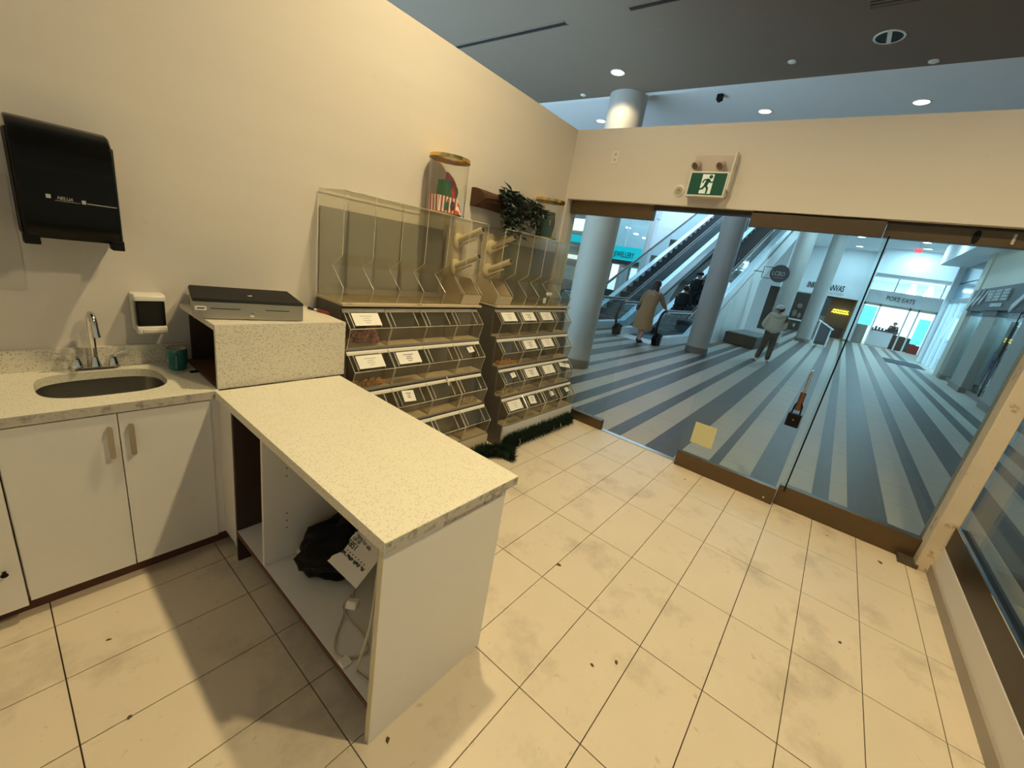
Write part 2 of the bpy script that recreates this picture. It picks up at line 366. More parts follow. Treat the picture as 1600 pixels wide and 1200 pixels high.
# left wall, front header wall, right knee wall, wall behind the viewer
wl = struct(B(XB, -.1, YL, YL + .12, 0, ZT).build('wall_left', 'plaster'))
wf = struct(B(-.1, .12, YR - .12, YL + .12, 2.43, ZT).build('wall_front', 'plaster'))
B(-.1, .12, YL - .03, YL + .12, 0, 2.43).build('wall_return', 'plaster', wf)
wr = struct(B(XB, -.12, YR - .12, YR, .085, .245).build('wall_right', 'plaster'))
B(XB, -.13, YR - .12, YR - .02, 2.43, 2.6).build('wall_header', 'plaster', wr)
struct(B(XB, -.13, YR, YR + .012, 0, .085).build('baseboard_right', pm('taupe_baseboard', (.34, .29, .23), .6, var=.1)))
struct(B(XB - .12, XB, YR - .12, YL + .12, 0, ZT).build('wall_back', 'plaster'))
# corner post
p = struct(MB().box(-.13, .03, -3.205, -3.095, 0, 2.43).build('trim_1', 'plaster_post', bevel=.006))
struct(B(.03, .055, -3.205, -3.085, 0, 2.43).build('trim_2', pm('grey_edge_channel', (.30, .31, .32), .4, .6, var=.05)))
struct(B(-.14, -.02, -3.115, -3.0, 0, .035).build('trim_3', pm('scuffed_floor_plate', (.11, .085, .06), .6, .3, var=.5, scale=40)))
# ragged hole strip along the wall top
# side glazing on the knee wall
w3 = struct(emp('window_3', (-3.1, YR - .04, .245)))
B(XB + .02, -.14, YR - .075, YR - .005, .245, .43).build('bottom_rail', 'bronze_dark', w3, bevel=.004)
B(XB + .02, -.14, YR - .02, YR + .0, .43, .437).build('polished_lip', 'chrome', w3)
B(XB + .02, -.14, YR - .046, YR - .034, .43, 2.40).build('pane', 'glass', w3)
# left fixed storefront panel
w1 = struct(emp('window_1', (.0, .13, 0)))
B(-.02, .05, -.35, YL - .04, 2.295, 2.43).build('top_rail', 'bronze', w1, bevel=.003)
B(-.02, .05, -.345, YL - .04, .0, .115).build('bottom_rail', 'bronze', w1, bevel=.003)
B(.009, .021, -.345, YL - .04, .115, 2.295).build('pane', 'glass', w1)
# open doorway head and track
struct(B(-.04, .06, -1.24, -.35, 2.395, 2.43).build('trim_4', 'bronze_dark'))
struct(B(-.015, .05, -1.24, -.35, -.006, .006).build('trim_5', 'steel'))
# the sliding door that stands open in front of the right panel
d1 = struct(emp('door_1', (-.06, -1.68, 0)))
B(-.085, -.03, -2.135, -1.235, 2.305, 2.415).build('top_rail', 'bronze', d1, bevel=.003)
B(-.085, -.03, -2.125, -1.235, .0, .158).build('bottom_rail', 'bronze', d1, bevel=.003)
B(-.062, -.05, -2.175, -1.235, .158, 2.305).build('pane', 'glass', d1)
MB().lathe([(.0001, 0), (.009, 0), (.009, .006), (.004, .008)], (-.085, -2.05, .045), 12, 'x').xf(Matrix.Translation((-.004, 0, 0))).build('rail_screw', 'chrome', d1)
B(-.064, -.048, -2.181, -2.170, .158, 2.32).build('edge_seal', 'black', d1)
# right fixed panel
w2 = struct(emp('window_2', (.0, -2.6, 0)))
B(-.02, .05, -3.095, -2.14, 2.315, 2.43).build('top_rail', 'bronze', w2, bevel=.003)
B(-.025, .05, -3.095, -2.13, .0, .195).build('bottom_rail', 'bronze', w2, bevel=.003)
B(.009, .021, -3.095, -2.15, .195, 2.315).build('pane', 'glass', w2)
MB().lathe([(.0001, 0), (.035, 0), (.035, .006)], (0, 0, 0), 20, 'x').xf(Matrix.Translation((-.027, -2.62, 2.365)) @ Matrix.Diagonal((1, .55, 1.25, 1))).build('key_slot', 'black', w2)
B(-.026, -.02, -2.80, -2.786, 2.335, 2.40).build('old_tape', 'cable', w2)
# head channel above the doors
struct(B(-.03, .06, -3.095, -1.24, 2.415, 2.43).build('trim_6', 'bronze_dark'))

# ceiling of the hall over the shop, with its fittings
ce = struct(B(-9, 2.35, -7, 10, ZC, ZC + .1).build('ceiling', 'ceiling'))
def downlight(x, y, z, on, label, r=.085, mat='lamp_on', group='recessed ceiling downlights', warm=True):
    t = emp('ceiling_downlight', (x, y, z), label, 'downlight', group)
    MB().lathe([(r, 0), (r * 1.18, 0), (r * 1.18, -.008), (r, -.008)], (x, y, z), 24, cap=False).build('trim_ring', 'fixture', t)
    if on: MB().lathe([(.001, -.004), (r, -.004)], (x, y, z), 24, cap=False).build('lens', mat, t)
    else:
        MB().lathe([(.001, -.003), (r, -.003)], (x, y, z), 24, cap=False).build('reflector', 'slot', t)
        B(x - r, x + r, y - .018, y + .018, z - .008, z - .003).build('baffle', 'fixture', t)
    return t
downlight(1.62, 1.32, ZC, True, 'lit round downlight just in front of the white column top')
downlight(1.62, -1.60, ZC, False, 'unlit dark round downlight with a crossbar in the ceiling', .11)
for (x, y), lb in zip(((3.63, -.205), (3.63, -2.02), (3.63, 2.64)), ('lit downlight above the doorway, between the column and the rightmost lamp', 'lit downlight at far right above the shop front', 'lit downlight low at the left edge of the column')):
    downlight(x, y, 4.45, True, lb)
for (x, y, p_), lb in zip(STORE_LAMPS, ('lit warm downlight over the peninsula counter', 'lit warm downlight over the left end of the sink run', 'lit warm downlight above the viewer by the right wall', 'lit warm downlight over the rack by the glass')):
    downlight(x, y, ZC, True, lb)
for (y0, y1, lb) in ((1.38, 3.2, 'long black slot diffuser in the ceiling above the left wall'), (-.6, .585, 'black slot diffuser at the top edge of the ceiling')):
    t = emp('slot_diffuser', (.335, (y0 + y1) / 2, ZC), lb, 'air diffuser', 'ceiling slot diffusers')
    B(.30, .37, y0, y1, ZC - .004, ZC).build('slot', 'slot', t); B(.285, .30, y0 - .01, y1 + .01, ZC - .01, ZC).build('flange', 'ceiling', t); B(.37, .385, y0 - .01, y1 + .01, ZC - .01, ZC).build('flange', 'ceiling', t)
    B(.332, .338, y0, y1, ZC - .008, ZC - .003).build('blade', 'bronze_dark', t)
t = emp('return_grille', (.85, -1.75, ZC), 'dark square return grille at the top of the ceiling', 'air grille')
B(.6, 1.08, -2.1, -1.41, ZC - .004, ZC).build('backing', 'slot', t)
for i in range(9): B(.62 + i * .05, .64 + i * .05, -2.08, -1.43, ZC - .010, ZC - .004).build('slat', 'ceiling', t)
B(.6, 1.08, -1.43, -1.41, ZC - .012, ZC - .004).build('frame', 'ceiling', t); B(1.06, 1.08, -2.1, -1.43, ZC - .012, ZC - .004).build('frame', 'ceiling', t)
for x, y, lb in ((1.9, -.75, 'small sprinkler cap on the ceiling near the middle'), (2.25, -2.0, 'small sprinkler cap above the rightmost lit lamp'), (2.2, 2.2, 'small sprinkler head by the left wall top')):
    t = emp('sprinkler', (x, y, ZC), lb, 'sprinkler', 'ceiling sprinklers')
    MB().lathe([(.045, 0), (.045, -.006), (.035, -.012), (.001, -.012)], (x, y, ZC), 18).build('cap', 'fixture', t); MB().lathe([(.05, 0), (.05, -.003)], (x, y, ZC), 18, cap=False).build('rim', 'fixture', t)
t = emp('ceiling_speaker', (2.9, .28, ZC + .0), 'small dark camera dome on the ceiling beyond the header', 'camera')
B(2.85, 2.93, .24, .32, 4.37, 4.45).build('housing', 'black', t, bevel=.008); MB().ell((2.88, .28, 4.37), (.03, .03, .025)).build('lens', 'black_gloss', t)

# things fixed to the front header wall
t = emp('wall_outlet', (-.1, .15, 2.84), 'cream blank outlet plate high on the front wall', 'outlet')
MB().prism(rrect(.148, 2.838, .036, .058, .008, 3), 'x', -.106, -.1).build('plate', 'fixture', t)
for z in (2.815, 2.862): B(-.109, -.106, .138, .158, z - .012, z + .012).build('socket', 'cable', t)
es = emp('exit_sign', (-.1, -.82, 2.5), 'green running man exit sign with two emergency lamp heads', 'exit sign')
B(-.14, -.1, -1.0, -.665, 2.51, 2.84).build('battery_case', pm('tan_case', (.58, .50, .44), .5, var=.04), es, bevel=.006)
B(-.205, -.155, -1.0, -.675, 2.495, 2.70).build('frame', 'fixture', es, bevel=.005)
B(-.208, -.203, -.985, -.69, 2.512, 2.685).build('green_face', 'exit_green', es)
B(-.155, -.14, -.9, -.78, 2.55, 2.66).build('mount', 'fixture', es)
B(-.2, -.1, -1.012, -1.002, 2.56, 2.86).build('side_bracket', 'fixture', es)
# pictogram: pale doorway with the dark running figure
def sp(u, v): return (-.2095, -.837 - u, 2.5985 + v)       # u to the right, v up, seen from the shop
def flat(poly, mat, name, d=0): return MB().prism([(-.837 - u, 2.5985 + v) for u, v in poly], 'x', -.2105 - d, -.208 - d).build(name, mat, es)
flat([(-.048, -.078), (.048, -.078), (.048, .076), (-.048, .076)], 'exit_white', 'doorway')
def limb(a, b, w):
    dx, dy = b[0] - a[0], b[1] - a[1]; l = math.hypot(dx, dy); px, py = -dy / l * w / 2, dx / l * w / 2
    return [(a[0] + px, a[1] + py), (b[0] + px, b[1] + py), (b[0] - px, b[1] - py), (a[0] - px, a[1] - py)]
man = MB()
for a, b_, w in (((.012, .038), (-.006, -.012), .03), ((-.006, -.008), (.016, -.038), .017), ((.016, -.034), (.014, -.076), .015), ((-.006, -.01), (-.03, -.042), .017), ((-.028, -.04), (-.06, -.046), .013),
                 ((.008, .036), (-.026, .03), .012), ((-.026, .032), (-.036, .006), .011), ((.014, .034), (.03, .01), .012), ((.03, .012), (.05, .016), .01)):
    man.prism([(-.837 - u, 2.5985 + v) for u, v in limb(a, b_, w)], 'x', -.212, -.2105)
man.prism([(-.837 - .024 - .015 * math.cos(i * PI / 6), 2.5985 + .056 + .015 * math.sin(i * PI / 6)) for i in range(12)], 'x', -.212, -.2105)
man.build('running_figure', 'exit_green', es)
for y in (-.715, -.92):
    h = MB().tube([(-.14, y, 2.755), (-.165, y, 2.76), (-.185, y + .004, 2.75)], .012, 10).build('lamp_arm', 'fixture', es)
    mm = Matrix.Translation((-.185, y + .005, 2.755)) @ Matrix.Rotation(math.radians(-25), 4, 'Z') @ Matrix.Rotation(math.radians(-125), 4, 'Y')
    hd = MB().lathe([(.016, -.03), (.026, -.02), (.034, .02), (.036, .035), (.031, .035), (.028, .02)], n=18).xf(mm).build('lamp_head', pm('tan_lamp_head', (.50, .40, .32), .4, var=.05), es)
    MB().lathe([(.0005, .024), (.03, .03)], n=18, cap=False).xf(mm).build('lamp_lens', pm('dull_lamp_lens', (.22, .12, .10), .3, var=.1), es)
t = emp('clear_dome_sensor', (-.1, -.58, 2.555), 'small clear domed sensor beside the exit sign', 'sensor')
MB().lathe([(.052, 0), (.052, -.006), (.04, -.012)], (-.1, -.575, 2.555), 22, 'x').build('base_plate', 'fixture', t)
MB().ell((-.112, -.575, 2.555), (.03, .036, .036)).build('dome', 'clear_dome', t)
MB().ell((-.118, -.575, 2.56), (.014, .012, .012)).build('lens', 'chrome', t)
# lever lock hanging on the sliding door
lk = emp('door_lock', (-.062, -2.04, .78), 'black box padlock hung from the rod handle on the glass door', 'lock')
MB().tube([(-.095, -2.045, 1.25), (-.095, -2.045, .93)], .011, 10).build('rod_handle', 'chrome', lk)
MB().tube([(-.05, -2.045, 1.235), (-.1, -2.045, 1.235)], .014, 12).build('knob', 'chrome', lk)
MB().tube([(-.098, -2.045, 1.06), (-.098, -2.045, .90)], .022, 10).build('sleeve', pm('copper_sleeve', (.16, .07, .05), .35, .4, var=.1), lk)
MB().tube([(-.11, -2.015, .86), (-.11, -2.018, .94), (-.11, -2.03, .965), (-.11, -2.06, .965), (-.11, -2.072, .94), (-.11, -2.075, .86)], .006, 8).build('shackle', 'black', lk)
B(-.135, -.085, -2.095, -1.995, .755, .87).build('lock_body', 'black', lk, bevel=.008)
MB().ell((-.136, -2.045, .82), .006).build('lock_button', 'chrome', lk)
MB().tube([(-.05, -2.045, .98), (-.095, -2.045, .98)], .01, 8).build('lower_mount', 'chrome', lk)
tag(B(-.0645, -.063, -1.515, -1.315, .285, .50).build('paper_notice', 'yellow_note'), 'blank yellowed paper stuck low on the glass door', 'paper')

# ================================================================== sink run
XS0, XS1 = -5.9, -3.6           # worktop extent
YF = .10
wt = emp('sink_worktop', (-4.6, .375, .86), 'speckled cream worktop around the undermount sink, with backsplash', 'worktop')
# slab with an oval hole
hole = [(-3.957 + .213 * (abs(math.cos(a)) ** .62) * (1 if math.cos(a) >= 0 else -1), .392 + .172 * (abs(math.sin(a)) ** .62) * (1 if math.sin(a) >= 0 else -1)) for a in [2 * PI * i / 72 for i in range(72)]]
def slab_hole(x0, x1, y0, y1, z0, z1, hole):
    cx, cy = -3.957, .392; m = MB(); n = len(hole); out = []
    for px, py in hole:
        dx, dy = px - cx, py - cy; ts = []
        if dx > 1e-6: ts.append((x1 - cx) / dx)
        if dx < -1e-6: ts.append((x0 - cx) / dx)
        if dy > 1e-6: ts.append((y1 - cy) / dy)
        if dy < -1e-6: ts.append((y0 - cy) / dy)
        t = min(ts); out.append((cx + dx * t, cy + dy * t))
    # snap the nearest outline points onto the corners
    for c in ((x0, y0), (x1, y0), (x1, y1), (x0, y1)):
        k = min(range(n), key=lambda i: (out[i][0] - c[0]) ** 2 + (out[i][1] - c[1]) ** 2); out[k] = c
    vs = [(p[0], p[1], z1) for p in hole] + [(p[0], p[1], z1) for p in out] + [(p[0], p[1], z0) for p in hole] + [(p[0], p[1], z0) for p in out]
    fs = []
    for i in range(n):
        j = (i + 1) % n
        fs += [(i, j, n + j, n + i), (2 * n + i, 3 * n + i, 3 * n + j, 2 * n + j), (i, 2 * n + i, 2 * n + j, j), (n + i, n + j, 3 * n + j, 3 * n + i)]
    return m.add(vs, fs)
slab_hole(-4.40, XS1, YF, YL - .002, .866, .905, hole).build('slab', 'quartz', wt)
B(XS0, -4.40, YF, YL - .002, .866, .905).build('slab_extension', 'quartz', wt)
B(XS0, -3.595, YL - .024, YL - .002, .905, 1.006).build('backsplash', 'quartz_shaded', wt)
B(XS0, XS1, YF - .0015, YF, .866, .9045).build('front_edge', 'quartz_worn', wt)
# basin
sk = emp('sink_basin', (-3.957, .392, .70), 'oblong stainless undermount sink set in the worktop', 'sink')
rings = []
for s_, z in ((1.06, .864), (1.03, .864), (1.02, .80), (.97, .73), (.85, .705), (.4, .70), (.08, .697)):
    rings.append([(-3.957 + (px + 3.957) * s_, .392 + (py - .392) * s_, z) for px, py in hole])
MB().loft(rings, cap=False).build('bowl', pm('stainless_sink', (.30, .29, .26), .35, .9, var=.1, scale=20), sk)
MB().lathe([(.001, .7), (.036, .7), (.042, .704)], (-3.957, .392, 0), 20, cap=False).build('drain', 'chrome', sk)
# tap
fx, fy = -3.955, .598
fc = emp('kitchen_faucet', (fx, fy, .905), 'chrome two handle faucet with a high curved spout', 'faucet')
MB().prism(rrect(fx, fy, .088, .026, .025, 5), 'z', .905, .921).build('base_plate', 'chrome', fc, bevel=.004)
MB().lathe([(.021, .92), (.018, .94), (.014, .955), (.012, .97)], (fx, fy, 0), 16).build('spout_collar', 'chrome', fc)
pts = [(fx, fy, .95), (fx, fy, 1.06), (fx, fy - .002, 1.12)]
for i in range(1, 9):
    a = PI * i / 8; pts.append((fx + .004 * i / 8, fy - .045 + .045 * math.cos(a), 1.135 + .05 * math.sin(a)))
pts += [(fx + .006, fy - .092, 1.10), (fx + .007, fy - .094, 1.085)]
MB().tube(pts, [.0125] * (len(pts) - 2) + [.0125, .0135], 14).build('spout', 'chrome', fc)
for sgn in (-1, 1):
    hx = fx + sgn * .062
    MB().lathe([(.021, .921), (.019, .94), (.013, .962), (.007, .972), (.001, .974)], (hx, fy, 0), 16).build('valve', 'chrome', fc)
    MB().tube([(hx, fy, .958), (hx + sgn * .014, fy - .006, .982), (hx + sgn * .045, fy - .014, .994), (hx + sgn * .078, fy - .018, .998)], [(.008, .011), (.006, .011), (.0045, .010), (.003, .008)], 10).build('lever', 'chrome', fc)
# cabinet under the sink
cb = emp('sink_cabinet', (-3.97, .38, 0), 'white two door cabinet under the sink', 'cabinet')
B(-4.30, -3.62, .125, YL - .002, .095, .70).build('carcass', 'melamine', cb)
B(-4.30, -3.62, .125, .15, .70, .866).build('top_stretcher', 'melamine', cb)
B(-5.9, -3.55, .165, .18, 0, .095).build('toe_kick', 'brown_core', cb)
for x0, x1, hx in ((-4.297, -3.969, -3.998), (-3.965, -3.637, -3.931)):
    d = B(x0, x1, .107, .125, .085, .858).build('door', 'melamine', cb, bevel=.0015)
    m = MB().tube([(hx, .107, .80), (hx, .088, .80)], .005, 8); m.tube([(hx, .107, .675), (hx, .088, .675)], .005, 8)
    m.prism(rrect(hx, .737, .009, .072, .007, 4), 'y', .079, .09)
    m.build('handle', 'steel', d)
B(-3.635, -3.585, .118, .135, .085, .866).build('filler_panel', 'melamine', cb)
cb2 = emp('side_cabinet', (-4.7, .38, 0), 'white cabinet at the left edge, left of the sink cabinet', 'cabinet')
B(-5.1, -4.303, .12, YL - .002, .095, .866).build('carcass', 'melamine', cb2)
d = B(-4.72, -4.304, .092, .12, .078, .858).build('door', 'melamine', cb2, bevel=.0015)
MB().tube([(-4.345, .092, .27), (-4.345, .078, .27), (-4.345, .07, .27)], [.006, .006, .011], 10).build('knob', 'black', d)

# wall things over the sink
pd = emp('paper_towel_dispenser', (-3.97, .54, 1.49), 'black glossy paper towel dispenser on the wall above the sink', 'towel dispenser')
prof = [(YL - .002, 1.53), (YL - .002, 1.92), (.60, 1.945), (.54, 1.95), (.485, 1.935), (.45, 1.90), (.437, 1.86), (.43, 1.75), (.427, 1.62), (.43, 1.55), (.44, 1.515), (.47, 1.512)]
MB().prism(prof, 'x', -4.115, -3.832).build('cover', 'black_gloss', pd, bevel=.008)
for x0, x1 in ((-4.12, -4.075), (-3.868, -3.827)):
    B(x0, x1, .435, .50, 1.488, 1.53).build('corner_foot', 'black', pd, bevel=.004)
B(-4.118, -4.105, .47, YL - .002, 1.52, 1.90).build('side_cheek', 'black', pd); B(-3.842, -3.824, .47, YL - .002, 1.52, 1.90).build('side_cheek', 'black', pd, bevel=.006)
def inlay(x0, x1, z0, z1, mat, name): return B(x0, x1, .4255, .4285, z0, z1).build(name, mat, pd)
GL = pm('greyish_print', (.45, .43, .38), .5, var=.05); T['greyprint'] = GL
inlay(-4.043, -4.030, 1.670, 1.684, 'greyprint', 'window_inlay'); inlay(-3.945, -3.933, 1.664, 1.678, 'greyprint', 'window_inlay')
text('NELUA', .017, (-4.014, .4255, 1.670), (1, 0, -.03), (0, 0, 1), 'greyprint', pd, shear=.3, font_scale_x=.82)
B(-3.93, -3.84, .4258, .428, 1.666, 1.669).build('seam_line', 'greyprint', pd)
B(-4.02, -3.95, .4258, .428, 1.664, 1.6655).build('seam_line', 'greyprint', pd)
sd = emp('soap_dispenser', (-3.735, .60, 1.07), 'white wall soap dispenser with a dark window above the mug', 'soap dispenser')
B(-3.80, -3.672, .60, YL - .002, 1.09, 1.275).build('back_plate', 'white_plastic', sd, bevel=.006)
MB().prism([(.60, 1.245), (.60, 1.275), (.572, 1.277), (.556, 1.268), (.553, 1.245)], 'x', -3.797, -3.675).build('top_cap', 'white_plastic', sd, bevel=.004)
MB().prism([(.60, 1.118), (.60, 1.245), (.558, 1.245), (.560, 1.118)], 'x', -3.792, -3.68).build('window', 'black_gloss', sd, bevel=.006)
MB().prism([(.60, 1.075), (.60, 1.118), (.556, 1.118), (.550, 1.10), (.556, 1.078)], 'x', -3.795, -3.677).build('push_bar', 'white_plastic', sd, bevel=.006)
B(-3.775, -3.69, .546, .552, 1.088, 1.105).build('push_pad', 'white_plastic', sd, bevel=.002)
tag(B(-4.50, -4.125, YL - .003, YL - .001, 1.27, 1.73).build('taped_paper_sheet', 'paper_wall'), 'pale paper sheet taped to the wall at the left edge', 'paper')
mg = emp('coffee_mug', (-3.665, .49, .905), 'teal mug with a cream inside on the worktop', 'mug')
MB().lathe([(.030, .905), (.038, .912), (.043, .94), (.0445, 1.0), (.0445, 1.018), (.0415, 1.018), (.0405, .945), (.032, .915), (.001, .912)], (-3.665, .49, 0), 26, cap=False).build('cup', 'teal', mg)
MB().lathe([(.0412, 1.017), (.0400, .945), (.031, .917), (.001, .914)], (-3.665, .49, 0), 26, cap=False).build('inside', 'ceramic_in', mg)
MB().tube([(-3.675, .447, 1.0), (-3.68, .423, .995), (-3.683, .412, .965), (-3.68, .422, .935), (-3.675, .449, .928)], .006, 8).build('handle', 'teal', mg)

# ================================================================== peninsula
pn = emp('peninsula_cabinet', (-3.3, -.6, 0), 'white open backed counter cabinet standing out from the wall', 'cabinet')
B(-3.60, -3.02, -1.262, -1.240, 0, .864).build('end_panel', 'melamine', pn, bevel=.001)
B(-3.603, -3.60, -1.2625, -1.2395, 0, .864).build('edge_band', 'tape', pn)
B(-3.60, -3.05, -.385, -.367, .19, .864).build('divider', 'melamine', pn)
B(-3.602, -3.06, -1.24, -.06, .172, .19).build('bottom_shelf', 'melamine', pn)
B(-3.606, -3.602, -1.24, -.06, .168, .188).build('shelf_edge', 'brown_core', pn)
B(-3.59, -3.06, -1.24, -.06, .155, .172).build('shelf_rail', 'brown_core', pn)
B(-3.05, -3.035, -1.24, .118, .0, .864).build('back_panel', 'melamine', pn)
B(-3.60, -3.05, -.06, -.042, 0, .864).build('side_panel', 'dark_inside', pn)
B(-3.602, -3.585, -.042, -.018, .08, .864).build('front_stile', 'melamine', pn)
B(-3.60, -3.585, -.018, .118, .085, .864).build('corner_filler', 'melamine', pn)
B(-3.59, -3.045, -.366, -.061, .19, .86).faces if False else None
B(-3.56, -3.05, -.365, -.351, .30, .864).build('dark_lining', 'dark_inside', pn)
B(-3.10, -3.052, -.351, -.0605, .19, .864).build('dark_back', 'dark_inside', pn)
for z in (.36, .40, .44, .64, .68): MB().lathe([(.001, 0), (.004, 0)], (-3.5, -.386, z), 8, 'y', cap=False).build('peg_hole', 'ink', pn)
pw = emp('peninsula_worktop', (-3.3, -.6, .866), 'speckled cream worktop of the peninsula counter, worn at its end', 'worktop')
B(-3.618, -2.985, -1.285, YF - .001, .866, .905).build('slab', 'quartz', pw, bevel=.0012)
B(-3.615, -2.988, -1.2868, -1.285, .867, .9035).build('worn_end', 'quartz_worn', pw)
B(-3.36, -3.05, -1.2635, -1.262, .825, .85).build('glue_patch', 'quartz_worn', pw)

# raised stone box with the cash drawer
rb = emp('counter_riser', (-3.27, .36, .905), 'raised speckled stone box open at the side, under the cash drawer', 'counter riser')
B(-3.60, -2.95, .115, .135, .905, 1.2225).build('front_slab', 'quartz_shaded', rb)
B(-3.60, -2.95, .135, YL - .002, 1.195, 1.222).build('top_slab', 'quartz', rb)
B(-2.975, -2.955, .138, YL - .03, .905, 1.195).build('side_slab', 'quartz', rb)
B(-3.595, -2.975, .139, YL - .03, .905, .915).build('inner_floor', 'brown_core', rb)
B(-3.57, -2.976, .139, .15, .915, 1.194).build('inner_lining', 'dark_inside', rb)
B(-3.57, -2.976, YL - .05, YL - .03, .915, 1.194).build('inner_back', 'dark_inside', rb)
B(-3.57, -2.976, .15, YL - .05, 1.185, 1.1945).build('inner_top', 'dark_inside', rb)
MB().plate((-3.52, .1165, 1.145), (.0025, 0, 0), (.018, 0, .04), (0, .0015, 0)).build('scratch', 'ink', rb)
MB().plate((-3.41, .1165, .985), (.0015, 0, 0), (.018, 0, .035), (0, .0015, 0)).build('scratch', 'grout', rb)
cdw = emp('cash_drawer', (-3.42, .33, 1.222), 'flat black topped steel cash drawer on the stone box', 'cash drawer')
Mz = Matrix.Translation((-3.368, .395, 1.222)) @ Matrix.Rotation(math.radians(-12.4), 4, 'Z')
def cdp(mb, name, mat, par, bev=0): return mb.xf(Mz).build(name, mat, par, bevel=bev)
hw, hd, hh = .237, .195, .100
cdp(B(-hw, hw, -hd + .012, hd, .006, hh - .012), 'body', 'steel', cdw)
lid = cdp(MB().hexa([(-hw - .003, -hd - .004, hh - .012), (hw + .003, -hd - .004, hh - .012), (hw + .003, hd, hh - .012), (-hw - .003, hd, hh - .012)], [(-hw + .003, -hd + .004, hh), (hw - .003, -hd + .004, hh), (hw - .003, hd - .004, hh), (-hw + .003, hd - .004, hh)]), 'lid', 'black', cdw)
fr = cdp(B(-hw, hw, -hd, -hd + .012, .004, hh - .014), 'drawer_front', 'steel', cdw, .0015)
for x0, x1 in ((-.17, -.05), (.06, .17)): cdp(B(x0, x1, -hd - .002, -hd + .001, .052, .056), 'media_slot', 'ink', fr)
cdp(MB().lathe([(.011, 0), (.011, -.008), (.008, -.01), (.001, -.01)], (0, -hd, .028), 16, 'y'), 'key_lock', 'chrome', fr)
st = cdp(MB().prism(rrect(-.208, .054, .022, .010, .005, 3), 'y', -hd - .0015, -hd), 'maker_sticker', 'paper', fr)
cdp(B(-.223, -.193, -hd - .0022, -hd - .0014, .051, .057), 'sticker_print', 'ink', st)
cdp(B(.0, .02, -.06, -.05, hh, hh + .001), 'lid_logo', 'paper', lid)
for i in range(4): cdp(MB().lathe([(.012, 0), (.012, .006)], ((-.18, .18)[i % 2], (-.16, .16)[i // 2], 0), 10), 'foot', 'black', cdw)
mk = emp('marker_pen', (-2.965, .41, 1.222), 'dark red marker pen lying on the stone box', 'pen')
MB().tube([(-2.985, .495, 1.231), (-2.972, .44, 1.231)], .008, 10).build('cap', 'ink', mk); MB().tube([(-2.972, .44, 1.231), (-2.966, .415, 1.231)], .0075, 10).build('label_band', 'paper', mk); MB().tube([(-2.966, .415, 1.231), (-2.943, .325, 1.231)], [.0085, .0085], 10).build('barrel', 'red', mk)
tag(B(-3.634, -3.60, .40, .425, .905, .911).build('black_clip', 'black', bevel=.002), 'small black clip on the worktop beside the stone box', 'clip')

# things in the open shelf of the peninsula
bag = emp('bin_liner_bag', (-3.33, -.57, .19), 'black crumpled plastic bag on the open shelf', 'bag')
bm = bmesh.new(); bmesh.ops.create_icosphere(bm, subdivisions=4, radius=1)
for v in bm.verts:
    c = v.co.copy(); k = 1 + .10 * math.sin(5 * c.x + 3 * c.z) * math.cos(4 * c.y + 2 * c.z) + .06 * math.sin(13 * c.x + 9 * c.y) + .04 * math.sin(17 * c.z + 11 * c.y)
    z = max(c.z * k, -.72); v.co = (c.x * k * .165 + .05 * max(c.z, 0), c.y * k * .155 - .05 * max(c.z, 0), (z + .72) * .155)
me = bpy.data.meshes.new('sack'); bm.to_mesh(me); bm.free(); me.polygons.foreach_set('use_smooth', [True] * len(me.polygons)); me.materials.append(T['black_film'])
o = bpy.data.objects.new('sack', me); COL.objects.link(o); o.parent = bag; o.location = (-.02, .0, 0); WL[o.name] = (-3.35, -.57, .19)
MB().loft([[(-3.27 + r * math.cos(2 * PI * i / 14) * (1 + .2 * math.sin(3 * i)), -.60 + dy + r * math.sin(2 * PI * i / 14) * (1 + .2 * math.cos(2 * i)), z) for i in range(14)] for r, z, dy in ((.11, .40, 0), (.085, .45, -.03), (.07, .48, -.05), (.06, .51, -.08), (.03, .525, -.09))]).build('gathered_neck', 'black_film', bag)
tp = emp('tape_roll', (-3.425, -.447, .19), 'roll of cream masking tape behind the black bag', 'tape')
MB().lathe([(.05, .19), (.05, .255), (.036, .255), (.036, .19), (.05, .19)], (-3.425, -.447, 0), 26, cap=False).build('tape', 'tape', tp)
MB().lathe([(.036, .19), (.036, .255), (.033, .255), (.033, .19), (.036, .19)], (-3.425, -.447, 0), 26, cap=False).build('core', 'brown_core', tp)
ps = emp('sale_sheet', (-3.43, -.79, .3), 'white sale sheet with black print leaning on the black bag', 'sign')
P0 = Vector((-3.455, -.672, .338)); PR = Vector((0, -.236, .014)); PU = Vector((.21, 0, .185))
nrm = PR.cross(PU).normalized()
MB().plate(P0, PR, PU, -nrm * .0015).build('sheet', 'paper', ps)
r_, u_ = PR.normalized(), PU.normalized()
def pt_(a, b): return P0 + PR * a + PU * b + nrm * .0012
text('ments for sale', .026, pt_(.20, .535), (r_ - u_ * .12), u_, 'ink', ps, depth=.001, font_scale_x=.80)
text('call us', .027, pt_(.16, .465), r_, u_, 'ink', ps, depth=.001, font_scale_x=.85)
text('5851', .036, pt_(.126, .355), r_, u_, 'ink', ps, depth=.001, bold=.0006)
sq = MB(); random.seed(3)
for k in range(17):
    a = .10 + k * .046
    q = [pt_(a + .012 * j, .24 + .025 * math.sin(2.1 * k + 1.4 * j) + (.03 if k % 4 == 1 and j == 1 else 0)) for j in range(5)]
    if k % 5 != 4: sq.tube(q, .0022, 5)
    if k % 2: sq.ell(tuple(pt_(a + .02, .30 if k % 4 else .19)), (.003, .003, .003), 6, 4)
sq.build('script_line', 'ink', ps)
ad = emp('power_adapter', (-3.47, -.94, .19), 'grey cable with plug tangled on the open shelf', 'cable')
